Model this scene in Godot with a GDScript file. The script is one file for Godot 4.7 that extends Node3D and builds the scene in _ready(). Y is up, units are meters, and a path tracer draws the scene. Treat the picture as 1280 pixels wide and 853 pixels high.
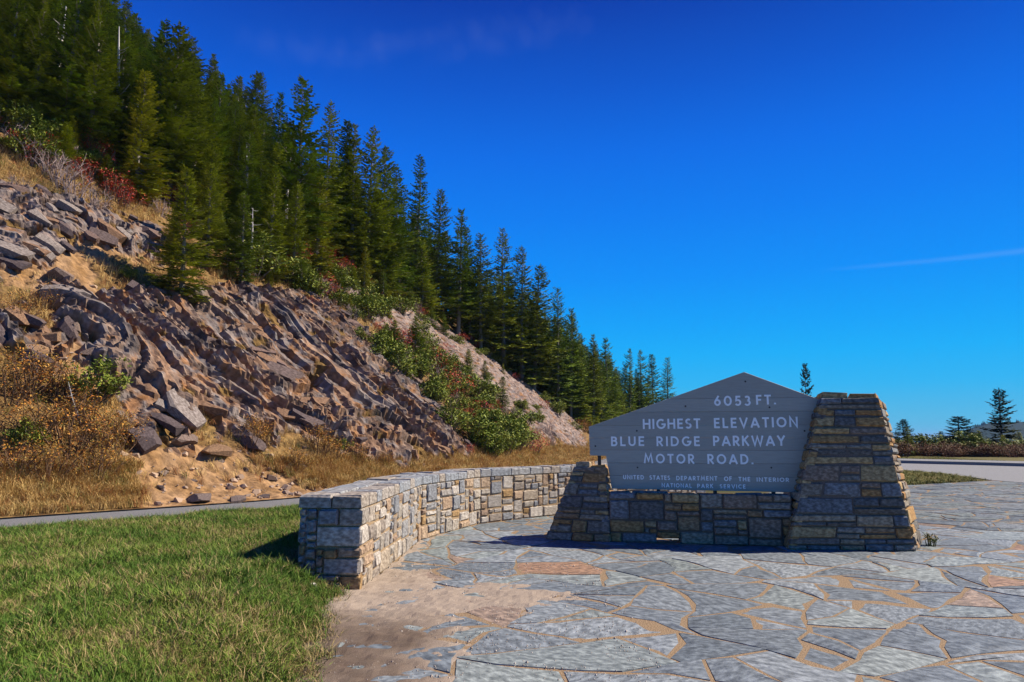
extends Node3D

# ------------------------------------------------------------------ helpers
var rng := RandomNumberGenerator.new()
var M := {}
var taken := {}
var n_strata := FastNoiseLite.new()
var n_block := FastNoiseLite.new()
var n_chip := FastNoiseLite.new()
var n_crack := FastNoiseLite.new()
var n_soft := FastNoiseLite.new()
var n_warp := FastNoiseLite.new()
var n_rough := FastNoiseLite.new()

class Geo:
	var v := PackedVector3Array()
	var c := PackedColorArray()
	var i := PackedInt32Array()
	var colored := false
	func tri(a: Vector3, b: Vector3, d: Vector3, col := Color.WHITE) -> void:
		var n := v.size()
		v.append(a); v.append(b); v.append(d)
		c.append(col); c.append(col); c.append(col)
		i.append(n); i.append(n + 1); i.append(n + 2)
	func quad(a: Vector3, b: Vector3, d: Vector3, e: Vector3, col := Color.WHITE) -> void:
		var n := v.size()
		v.append(a); v.append(b); v.append(d); v.append(e)
		c.append(col); c.append(col); c.append(col); c.append(col)
		i.append(n); i.append(n + 1); i.append(n + 2)
		i.append(n); i.append(n + 2); i.append(n + 3)
	func mesh() -> ArrayMesh:
		var a := []
		a.resize(Mesh.ARRAY_MAX)
		a[Mesh.ARRAY_VERTEX] = v
		if colored:
			a[Mesh.ARRAY_COLOR] = c
		a[Mesh.ARRAY_INDEX] = i
		var m := ArrayMesh.new()
		m.add_surface_from_arrays(Mesh.PRIMITIVE_TRIANGLES, a)
		return m

func geo(colored := false) -> Geo:
	var g := Geo.new()
	g.colored = colored
	return g

func rf(a: float, b: float) -> float:
	return rng.randf_range(a, b)

func numbered(called: String) -> String:
	var k: int = taken.get(called, 0)
	taken[called] = k + 1
	return called if k == 0 else "%s_%03d" % [called, k]

func tag(o: Node, label: String, category: String, group := "", kind := "") -> void:
	o.set_meta("label", label)
	if category: o.set_meta("category", category)
	if group: o.set_meta("group", group)
	if kind: o.set_meta("kind", kind)

func thing(called: String, label: String, category: String, at := Vector3.ZERO, group := "") -> Node3D:
	var o := Node3D.new()
	o.name = numbered(called)
	add_child(o)
	o.position = at
	tag(o, label, category, group)
	return o

func part(called: String, mesh: Mesh, m: Material, parent: Node) -> MeshInstance3D:
	var o := MeshInstance3D.new()
	o.name = numbered(called) if parent == self else called
	o.mesh = mesh
	o.material_override = m
	parent.add_child(o, true)
	return o

func struct(called: String, mesh: Mesh, m: Material, label: String) -> MeshInstance3D:
	var o := part(called, mesh, m, self)
	tag(o, label, called.replace("_", " "), "", "structure")
	return o

func copy(proto: Node3D, at: Vector3, turn: float, sc: Vector3, label := "", group := "") -> Node3D:
	var r: Node3D = proto.duplicate()
	r.name = numbered(proto.get_meta("called"))
	add_child(r)
	r.position = at
	r.rotation = Vector3(rf(-0.035, 0.035), turn, rf(-0.035, 0.035))
	r.scale = sc
	if label: r.set_meta("label", label)
	if group: r.set_meta("group", group)
	return r

func noise_tex(freq: float, octaves: int, lo: Color, hi: Color, sd: int, size := 512, type := FastNoiseLite.TYPE_SIMPLEX_SMOOTH, contrast := 0.0) -> NoiseTexture2D:
	var n := FastNoiseLite.new()
	n.noise_type = type
	n.frequency = freq
	n.fractal_octaves = octaves
	n.seed = sd
	var t := NoiseTexture2D.new()
	t.width = size; t.height = size
	t.seamless = true
	t.noise = n
	var g := Gradient.new()
	g.offsets = PackedFloat32Array([0.5 * contrast, 1.0 - 0.5 * contrast])
	g.colors = PackedColorArray([lo, hi])
	t.color_ramp = g
	return t

func normal_tex(freq: float, octaves: int, strength: float, sd: int, size := 512, type := FastNoiseLite.TYPE_SIMPLEX_SMOOTH) -> NoiseTexture2D:
	var n := FastNoiseLite.new()
	n.noise_type = type
	n.frequency = freq
	n.fractal_octaves = octaves
	n.seed = sd
	var t := NoiseTexture2D.new()
	t.width = size; t.height = size
	t.seamless = true
	t.noise = n
	t.as_normal_map = true
	t.bump_strength = strength
	return t

func mat(r: float, g: float, b: float, rough := 0.9, tex: Texture2D = null, scale := Vector3.ONE, nrm: Texture2D = null, nscale := 1.0, world := false, vertex := false) -> StandardMaterial3D:
	var m := StandardMaterial3D.new()
	m.albedo_color = Color(r, g, b).linear_to_srgb()
	m.roughness = rough
	m.metallic_specular = 0.3
	m.vertex_color_use_as_albedo = vertex
	if tex or nrm:
		m.uv1_triplanar = true
		m.uv1_world_triplanar = world
		m.uv1_scale = scale
		m.uv1_triplanar_sharpness = 4.0
	if tex: m.albedo_texture = tex
	if nrm:
		m.normal_enabled = true
		m.normal_texture = nrm
		m.normal_scale = nscale
	return m

# ------------------------------------------------------------------ hillside shape
const KNOT := [Vector2(-34, 6), Vector2(-22, -4.5), Vector2(-11.1, -15.2), Vector2(-6, -20.7), Vector2(-1, -30), Vector2(6, -50), Vector2(14, -80), Vector2(30, -120), Vector2(60, -170), Vector2(95, -215)]
const KNORM := [Vector2(-0.7, -0.71), Vector2(-0.75, -0.66), Vector2(-0.8, -0.6), Vector2(-0.85, -0.53), Vector2(-0.92, -0.39), Vector2(-0.95, -0.3), Vector2(-0.95, -0.3), Vector2(-0.95, -0.3), Vector2(-0.93, -0.36), Vector2(-0.9, -0.43)]

func curve(P: Array, u: float) -> Vector2:
	var i := clampi(int(floor(u)), 0, P.size() - 2)
	var f := u - i
	var a: Vector2 = P[maxi(i - 1, 0)]
	var b: Vector2 = P[i]
	var c: Vector2 = P[i + 1]
	var d: Vector2 = P[mini(i + 2, P.size() - 1)]
	return 0.5 * ((2.0 * b) + (-a + c) * f + (2.0 * a - 5.0 * b + 4.0 * c - d) * f * f + (-a + 3.0 * b - 3.0 * c + d) * f * f * f)

func lookup(xs: Array, ys: Array, x: float) -> float:
	if x <= xs[0]: return ys[0]
	for k in range(1, xs.size()):
		if x <= xs[k]:
			return lerpf(ys[k - 1], ys[k], (x - xs[k - 1]) / (xs[k] - xs[k - 1]))
	return ys[-1]

func steep(u: float) -> float:
	return lookup([0.0, 5.8, 6.6, 7.3, 8.0, 9.0], [0.82, 0.82, 0.66, 0.42, 0.22, 0.15], u)

func hill_h(u: float, t: float) -> float:
	var q := (t - 1.0) / 0.5
	var h := steep(u) * (t - 1.0 if q > 30.0 else 0.5 * log(1.0 + exp(q)))
	if t > 45.0: h -= (t - 45.0) * (t - 45.0) * 0.012
	return h - 0.3

func hill(u: float, t: float) -> Vector3:
	var b := curve(KNOT, u)
	var n := curve(KNORM, u)
	return Vector3(b.x + t * n.x, hill_h(u, t), b.y + t * n.y)

var arc := PackedFloat32Array()
func arc_of(u: float) -> float:
	if arc.is_empty():
		var s := 0.0
		var p := curve(KNOT, 0.0)
		for k in 1801:
			var q := curve(KNOT, k * 0.005)
			s += p.distance_to(q)
			arc.append(s)
			p = q
	var f := clampf(u / 0.005, 0.0, 1799.0)
	var k := int(f)
	return lerpf(arc[k], arc[k + 1], f - k)

func tree_line(u: float) -> float:
	return lookup([1.0, 2.5, 2.8, 3.36, 3.82, 4.0, 4.3, 4.7, 5.0, 5.3, 5.5, 5.73, 5.9, 6.2, 9.0], [24.0, 23.0, 21.0, 20.0, 18.0, 15.0, 14.5, 17.6, 15.8, 16.3, 11.0, 5.5, 3.5, 2.5, 2.0], u)

# outlines of bare rock and bare soil on the slope, as (u, t)
var ROCK := [
	PackedVector2Array([Vector2(2.446, 9.62), Vector2(2.691, 9.3), Vector2(3.026, 9.9), Vector2(3.747, 11.6), Vector2(4.312, 13.29), Vector2(4.342, 9.68), Vector2(4.297, 5.59), Vector2(4.152, 2.1), Vector2(3.662, 1.62), Vector2(3.452, 2.59), Vector2(3.227, 3.37), Vector2(2.961, 2.89), Vector2(2.856, 3.85), Vector2(2.591, 3.97), Vector2(2.541, 5.47), Vector2(2.391, 7.09)]),
	PackedVector2Array([Vector2(1.9, 15.5), Vector2(2.306, 15.9), Vector2(2.836, 16.0), Vector2(3.192, 15.9), Vector2(3.602, 15.51), Vector2(3.257, 12.44), Vector2(2.861, 12.81), Vector2(2.456, 10.28), Vector2(2.141, 9.74), Vector2(1.9, 9.7)]),
	PackedVector2Array([Vector2(2.511, 5.95), Vector2(2.636, 4.57), Vector2(2.751, 3.07), Vector2(2.531, 2.65), Vector2(2.476, 3.91)]),
	PackedVector2Array([Vector2(2.0, 7.9), Vector2(2.121, 7.88), Vector2(2.346, 7.4), Vector2(2.491, 6.6), Vector2(2.286, 5.83), Vector2(2.0, 6.1)]),
	PackedVector2Array([Vector2(4.70, 17.9), Vector2(4.863, 16.6), Vector2(5.318, 16.3), Vector2(5.478, 13.6), Vector2(5.728, 11.12), Vector2(5.76, 4.75), Vector2(5.3, 1.62), Vector2(4.928, 2.77), Vector2(4.798, 5.89), Vector2(4.712, 8.66), Vector2(4.522, 10.1), Vector2(4.492, 13.35)])]
var SOIL := [
	PackedVector2Array([Vector2(2.34, -0.8), Vector2(2.421, 2.53), Vector2(2.53, 3.3), Vector2(2.706, 3.25), Vector2(2.851, 2.46), Vector2(3.016, 1.92), Vector2(3.147, 1.02), Vector2(3.08, -0.8)]),
	PackedVector2Array([Vector2(2.3, 12.6), Vector2(2.721, 13.05), Vector2(3.077, 14.13), Vector2(3.467, 14.25), Vector2(3.227, 12.08), Vector2(2.806, 11.24), Vector2(2.741, 8.96), Vector2(2.456, 9.44), Vector2(2.2, 9.0)]),
	PackedVector2Array([Vector2(2.35, 7.6), Vector2(2.62, 8.6), Vector2(2.55, 5.8), Vector2(2.42, 4.6), Vector2(2.3, 5.4)])]

func inside(list: Array, p: Vector2) -> int:
	for k in list.size():
		if Geometry2D.is_point_in_polygon(p, list[k]):
			return k
	return -1

func surface_kind(u: float, t: float) -> int:   # 0-4 rock, 10 soil, 20 dry grass
	var s := arc_of(u)
	var w := Vector2(n_soft.get_noise_2d(s * 3.0, t * 3.0) * 0.07, n_soft.get_noise_2d(s * 3.0 + 200.0, t * 3.0) * 1.1)
	var p := Vector2(u, t) + w
	var k := inside(ROCK, p)
	if k >= 0: return k
	if inside(SOIL, p) >= 0: return 10
	return 20

func h2(a: int, b: int) -> float:
	return fposmod(sin(a * 127.1 + b * 311.7) * 43758.5453, 1.0)

# long split plates lying down the slope, each tipped so that its lower edge stands proud
func slabs(al: float, ac: float, w: float, l: float, sd: int) -> float:
	var k := int(floor(ac / w))
	var f := fposmod(ac / w, 1.0)
	var lk := l * (0.6 + 0.8 * h2(k, sd + 40))
	var j := int(floor((al + h2(k, sd) * l) / lk))
	var r := h2(k * 57 + j, sd + 7)
	var gapd := -0.5 if f > 0.93 and h2(k * 7 + j, sd + 3) > 0.35 else 0.0
	return gapd + (r - 0.5) * 0.9 + (0.5 - f) * (0.4 + 0.6 * h2(k * 31 + j, sd + 17)) + (fposmod((al + h2(k, sd) * l) / lk, 1.0) - 0.5) * (h2(k * 13 + j, sd + 27) - 0.5) * 1.2

func build_hillside() -> void:
	var us := PackedFloat32Array()
	var u := 1.2
	while u < 9.0:
		us.append(u)
		var len := (curve(KNOT, u + 0.01) - curve(KNOT, u)).length() / 0.01
		var step := 0.085
		if u < 1.9: step = 0.3
		elif u > 5.9: step = 2.0
		elif u > 4.4: step = 0.16
		u += step / len
	var ts := PackedFloat32Array()
	var t := 0.0
	while t < 62.0:
		ts.append(t)
		t += 0.085 if t < 18.5 else (0.3 if t < 24.0 else 1.5)
	var nu := us.size()
	var nt := ts.size()
	var g := geo(true)
	g.v.resize(nu * nt)
	g.c.resize(nu * nt)
	for a in nu:
		var uu := us[a]
		var b := curve(KNOT, uu)
		var n := curve(KNORM, uu)
		var s := arc_of(uu)
		for k in nt:
			var tt := ts[k]
			var h := hill_h(uu, tt)
			var up := Vector3(-n.x * 0.6, 0.8, -n.y * 0.6)
			var kind := 20
			if uu > 1.6 and uu < 6.1 and tt < 19.0:
				kind = surface_kind(uu, tt)
			var d := 0.0
			var col: Color
			if kind < 10:
				var wx := n_warp.get_noise_2d(s * 0.6, tt * 0.6) * 0.9
				var wy := n_warp.get_noise_2d(s * 0.6 + 77.0, tt * 0.6) * 0.6 + 0.05 * n_warp.get_noise_2d(s * 5.0, tt * 5.0)
				# strike runs down the slope and away: long plates with the steep edge towards the shade
				var turn := 0.785 + 0.55 * n_warp.get_noise_2d(s * 0.22 + 500.0, tt * 0.22)
				var al := s * cos(turn) - tt * sin(turn) + wx
				var ac := s * sin(turn) + tt * cos(turn) + wy
				var big := slabs(al, ac, 1.5, 5.0, 1)
				var mid := slabs(al + 0.3 * wy, ac + 0.4 * wx, 0.55, 2.1, 2)
				var chip := slabs(al, ac + 0.25 * wy, 0.24, 0.8, 3)
				var fine := n_rough.get_noise_2d(al * 0.3, ac * 1.6)
				var amp := 1.0
				if kind == 1: amp = 0.7
				if kind == 4: d = 0.07 * big + 0.025 * mid + 0.10 * fine + 0.25 + 0.3 * n_soft.get_noise_2d(s * 0.8, tt * 0.8)
				else: d = amp * (0.30 * big + (0.20 * mid + 0.08 * chip) * clampf(0.6 + 1.3 * n_soft.get_noise_2d(s * 0.7 + 11.0, tt * 0.7), 0.15, 1.3) + 0.17 * n_block.get_noise_2d(al * 0.55, ac) + 0.06 * n_chip.get_noise_2d(al * 0.6, ac) + 0.07 * fine + 0.26 * n_soft.get_noise_2d(s * 0.9 + 31.0, tt * 0.9) + 0.35)
				var du := 0.4 / 9.0
				var core := 0.0
				for e in [[du, 0.0], [-du, 0.0], [0.0, 0.4], [0.0, -0.4], [du * 2.0, 0.6], [-du * 2.0, -0.6]]:
					if surface_kind(uu + e[0], tt + e[1]) < 10: core += 1.0 / 6.0
				d = lerpf(-0.02, d, core)
				var tone := clampf(0.5 + 0.4 * mid + 0.2 * big + 0.35 * n_soft.get_noise_2d(s * 1.7, tt * 1.7), 0.0, 1.0)
				col = Color(0.17, 0.12, 0.098).lerp(Color(0.43, 0.295, 0.21), tone)
				var fam := h2(int(floor(ac / 0.55)) * 3 + int(floor(al / 1.9)), 91)
				if fam > 0.72: col = col.lerp(Color(0.40, 0.215, 0.11), 0.5)
				elif fam < 0.22: col = col.lerp(Color(0.30, 0.27, 0.26), 0.6)
				if kind == 4: col = Color(0.24, 0.175, 0.15).lerp(Color(0.52, 0.40, 0.335), clampf(0.5 + 0.9 * n_soft.get_noise_2d(al * 0.5 + 60.0, ac * 2.2) + 0.25 * mid, 0.0, 1.0))
				elif kind == 1: col = Color(0.21, 0.16, 0.14).lerp(Color(0.40, 0.31, 0.26), tone)
				var rust := n_soft.get_noise_2d(s * 2.6 + 400.0, tt * 4.0) + 0.3 * chip
				if rust > 0.2: col = col.lerp(Color(0.42, 0.19, 0.06), clampf((rust - 0.2) * 3.0, 0.0, 0.75))
				var stain := n_soft.get_noise_2d(s * 1.1 + 2400.0, tt * 1.6) + 0.2 * mid
				if stain > 0.22 and kind != 4: col = col.lerp(Color(0.085, 0.068, 0.064), clampf((stain - 0.22) * 4.0, 0.0, 0.75))
				var lich := n_soft.get_noise_2d(s * 3.4 + 900.0, tt * 3.4)
				if lich > 0.3: col = col.lerp(Color(0.34, 0.31, 0.29), clampf((lich - 0.3) * 4.0, 0.0, 0.7))
				var turf := n_soft.get_noise_2d(s * 1.2 + 1500.0, tt * 2.0) - 0.25 * big
				if turf > (0.34 if kind != 4 else 0.42):
					col = Color(0.26, 0.155, 0.05)
					d -= 0.1
			elif kind == 10:
				var gul := n_soft.get_noise_2d(s * 2.4, tt * 0.7)
				d = 0.10 * gul + 0.05 * n_soft.get_noise_2d(s * 6.0, tt * 6.0)
				col = Color(0.40, 0.225, 0.092).lerp(Color(0.50, 0.31, 0.16), 0.5 + 0.9 * n_soft.get_noise_2d(s * 3.0 + 50.0, tt * 2.0))
			else:
				d = 0.16 * n_soft.get_noise_2d(s * 1.2, tt * 1.2) + 0.05 * n_soft.get_noise_2d(s * 5.0, tt * 5.0)
				col = Color(0.24, 0.13, 0.045).lerp(Color(0.36, 0.23, 0.085), 0.5 + 0.9 * n_soft.get_noise_2d(s * 2.0 + 50.0, tt * 2.0))
			if tt < 0.6: d *= tt / 0.6
			g.v[a * nt + k] = Vector3(b.x + tt * n.x, h, b.y + tt * n.y) + up * d
			g.c[a * nt + k] = col
	for a in nu - 1:
		for k in nt - 1:
			var o := a * nt + k
			g.i.append_array(PackedInt32Array([o, o + 1, o + nt, o + 1, o + nt + 1, o + nt]))
	var m := mat(1, 1, 1, 0.92, noise_tex(0.012, 5, Color(0.58, 0.57, 0.57), Color(1, 1, 1), 11), Vector3.ONE * 0.45, normal_tex(0.012, 5, 10.0, 12), 0.8, true, true)
	var hs := struct("hillside", g.mesh(), m, "steep hillside of brown rock ledges, orange soil and dry grass")
	# loose and jutting slabs of the outcrop, each a piece of the hillside
	var meshes := []
	for k in 12: meshes.append(rock_mesh(9, 0.62))
	var mats := [mat(0.17, 0.125, 0.115, 0.9, M.rock_tex, Vector3.ONE * 0.9, M.rock_nrm, 1.0), mat(0.25, 0.17, 0.14, 0.9, M.rock_tex, Vector3.ONE * 0.9, M.rock_nrm, 1.0), mat(0.30, 0.18, 0.11, 0.9, M.rock_tex, Vector3.ONE * 0.9, M.rock_nrm, 1.0), mat(0.13, 0.10, 0.10, 0.9, M.rock_tex, Vector3.ONE * 0.9, M.rock_nrm, 1.0), mat(0.33, 0.28, 0.25, 0.9, M.rock_tex, Vector3.ONE * 0.9, M.rock_nrm, 1.0)]
	var placed := 0
	var tries := 0
	while placed < 130 and tries < 6000:
		tries += 1
		var pu := rf(2.0, 4.4)
		var pt := rf(1.6, 15.8)
		var kind := surface_kind(pu, pt)
		if kind >= 10 or kind == 4: continue
		if kind == 1 and rng.randf() < 0.45: continue
		var o := part("rock_slab", meshes[rng.randi() % 12], mats[rng.randi() % 5], hs)
		var sz := rf(0.16, 0.34) if rng.randf() < 0.8 else rf(0.34, 0.5)
		var n2 := curve(KNORM, pu)
		var dn := Vector3(n2.x * 0.77, 0.63, n2.y * 0.77).normalized()
		var along := (curve(KNOT, pu + 0.02) - curve(KNOT, pu)).normalized()
		var dir := (Vector3(along.x, 0, along.y) - dn).normalized()
		var nrm := Vector3(-n2.x * 0.63, 0.77, -n2.y * 0.63).normalized()
		var zax := dir.cross(nrm).normalized()
		var bs := Basis(dir, zax.cross(dir).normalized(), zax)
		bs = bs * Basis.from_euler(Vector3(rf(-0.35, 0.35), rf(-0.4, 0.4), rf(-0.3, 0.3)))
		o.transform = Transform3D(bs.scaled_local(Vector3(sz * rf(1.2, 2.1), sz * rf(0.35, 0.75), sz * rf(0.6, 1.0))), hill(pu, pt) + nrm * 0.22)
		placed += 1

# a faceted block: a box cut by random planes
func clip(faces: Array, n: Vector3, d: float) -> Array:
	var out := []
	var cap := []
	for f in faces:
		var q := []
		for k in f.size():
			var a: Vector3 = f[k]
			var b: Vector3 = f[(k + 1) % f.size()]
			var da := n.dot(a) - d
			var db := n.dot(b) - d
			if da <= 0.0: q.append(a)
			if (da < 0.0 and db > 0.0) or (da > 0.0 and db < 0.0):
				var p := a.lerp(b, da / (da - db))
				q.append(p)
				cap.append(p)
		if q.size() > 2: out.append(q)
	if cap.size() > 2:
		var mid := Vector3.ZERO
		for p in cap: mid += p
		mid /= cap.size()
		var ex := n.cross(Vector3(0.31, 0.83, -0.46)).normalized()
		var ey := n.cross(ex)
		var ring := []
		for p in cap: ring.append([atan2((p - mid).dot(ey), (p - mid).dot(ex)), p])
		ring.sort_custom(func(a, b): return a[0] < b[0])
		var q := []
		for r in ring:
			if q.is_empty() or (q[-1] - r[1]).length() > 1e-4: q.append(r[1])
		if q.size() > 2: out.append(q)
	return out

func rock_mesh(planes: int, reach: float) -> ArrayMesh:
	var c := []
	for x in [-1.0, 1.0]:
		for y in [-1.0, 1.0]:
			for z in [-1.0, 1.0]: c.append(Vector3(x, y, z) * Vector3(rf(0.85, 1.0), rf(0.85, 1.0), rf(0.85, 1.0)))
	var faces := [[c[0], c[1], c[3], c[2]], [c[4], c[6], c[7], c[5]], [c[0], c[4], c[5], c[1]], [c[2], c[3], c[7], c[6]], [c[0], c[2], c[6], c[4]], [c[1], c[5], c[7], c[3]]]
	for k in planes:
		var n := Vector3(rf(-1, 1), rf(-1, 1), rf(-1, 1)).normalized()
		faces = clip(faces, n, rf(reach, reach + 0.45))
	var g := geo()
	for f in faces:
		var mid := Vector3.ZERO
		for p in f: mid += p
		mid /= f.size()
		for k in f.size(): g.tri(mid, f[k], f[(k + 1) % f.size()])
	return g.mesh()

# ------------------------------------------------------------------ ground
var base_line := []
func base_near(x: float, z: float) -> float:   # signed distance to the foot of the slope, positive on the hill side
	if base_line.is_empty():
		for k in 100: base_line.append([curve(KNOT, 0.2 + k * 0.088), curve(KNORM, 0.2 + k * 0.088)])
	var best := 1e9
	var sg := 1.0
	var p := Vector2(x, z)
	for e in base_line:
		var d: float = p.distance_squared_to(e[0])
		if d < best:
			best = d
			sg = signf((p - e[0]).dot(e[1]))
	return sqrt(best) * sg

var EDGE := PackedVector2Array([Vector2(-0.8, 3.0), Vector2(-1.0, -2.0), Vector2(-1.18, -4.46), Vector2(-1.45, -6.31), Vector2(-1.49, -6.87), Vector2(-1.34, -10.25), Vector2(-0.56, -12.18), Vector2(0.58, -13.26), Vector2(2.2, -14.6), Vector2(4.4, -15.8)])
var PLAZA := PackedVector2Array()

func edge_dist(x: float, z: float) -> float:
	var p := Vector2(x, z)
	var d := 1e9
	for k in EDGE.size() - 1:
		d = minf(d, p.distance_to(Geometry2D.get_closest_point_to_segment(p, EDGE[k], EDGE[k + 1])))
	return d

func land(x: float, z: float) -> float:
	var p := Vector2(x, z)
	if Geometry2D.is_point_in_polygon(p, PLAZA): return -0.12
	var t := base_near(x, z)
	if t > 0.4: return -0.75
	var l := -0.02
	if x < 4.0 and z > -16.5:
		l = 0.32 * smoothstep(0.0, 0.9, edge_dist(x, z)) - 0.01 + 0.035 * n_soft.get_noise_2d(x * 1.3, z * 1.3) + 0.02 * n_soft.get_noise_2d(x * 4.0, z * 4.0)
		l *= smoothstep(-16.5, -14.5, z) * smoothstep(4.0, 2.0, x)
	var h := lerpf(l, -0.36, smoothstep(-7.7, -6.3, t))
	var f := -z * 0.85 + x * 0.5 - 68.0
	if f > 0.0 and t < -8.0: h -= minf(pow(f, 1.3) * 0.08, 120.0) * smoothstep(-8.0, -20.0, t)
	if t < -48.0: h -= minf(pow(-t - 48.0, 1.2) * 0.22, 260.0)
	return h

func axis(lo: float, hi: float, fine: float, far: float) -> PackedFloat32Array:
	var a := PackedFloat32Array()
	var p := lo
	while p < hi:
		a.append(p)
		p += fine
	var s := fine
	var q := lo
	var left := []
	while q > -far:
		s *= 1.25
		q -= s
		left.push_front(q)
	s = fine
	q = p
	a = PackedFloat32Array(left) + a
	while q < far:
		a.append(q)
		s *= 1.25
		q += s
	return a

func build_ground() -> void:
	var xs := axis(-14.0, 6.0, 0.3, 24000.0)
	var zs := axis(-18.0, -1.0, 0.3, 24000.0)
	var g := geo(true)
	for x in xs:
		for z in zs:
			g.v.append(Vector3(x, land(x, z), z))
			var n := n_soft.get_noise_2d(x * 1.5, z * 1.5)
			var c := Color(0.075, 0.085, 0.022).lerp(Color(0.16, 0.12, 0.04), clampf(0.45 + n, 0.0, 1.0))
			if z < -20.0: c = Color(0.13, 0.13, 0.03).lerp(Color(0.26, 0.19, 0.06), clampf(0.45 + n, 0.0, 1.0))
			g.c.append(c)
	var nz := zs.size()
	for a in xs.size() - 1:
		for k in nz - 1:
			var o := a * nz + k
			g.i.append_array(PackedInt32Array([o, o + nz, o + 1, o + 1, o + nz, o + nz + 1]))
	struct("ground", g.mesh(), mat(1, 1, 1, 0.95, M.fine_tex, Vector3.ONE * 1.3, null, 1.0, true, true), "grassy ground running from the lawn to the horizon")

func strip(points: Array, y: float, m: Material, called: String, label: String, thick := 0.25) -> MeshInstance3D:
	# points: pairs [near, far] of Vector2; a slab with sides
	var g := geo()
	for k in points.size() - 1:
		var a: Vector2 = points[k][0]
		var b: Vector2 = points[k][1]
		var c: Vector2 = points[k + 1][1]
		var d: Vector2 = points[k + 1][0]
		var A := Vector3(a.x, y, a.y); var B := Vector3(b.x, y, b.y); var C := Vector3(c.x, y, c.y); var D := Vector3(d.x, y, d.y)
		var dn := Vector3(0, -thick, 0)
		g.quad(A, B, C, D)
		g.quad(A, D, D + dn, A + dn)
		g.quad(B, B + dn, C + dn, C)
	return struct(called, g.mesh(), m, label)

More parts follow.
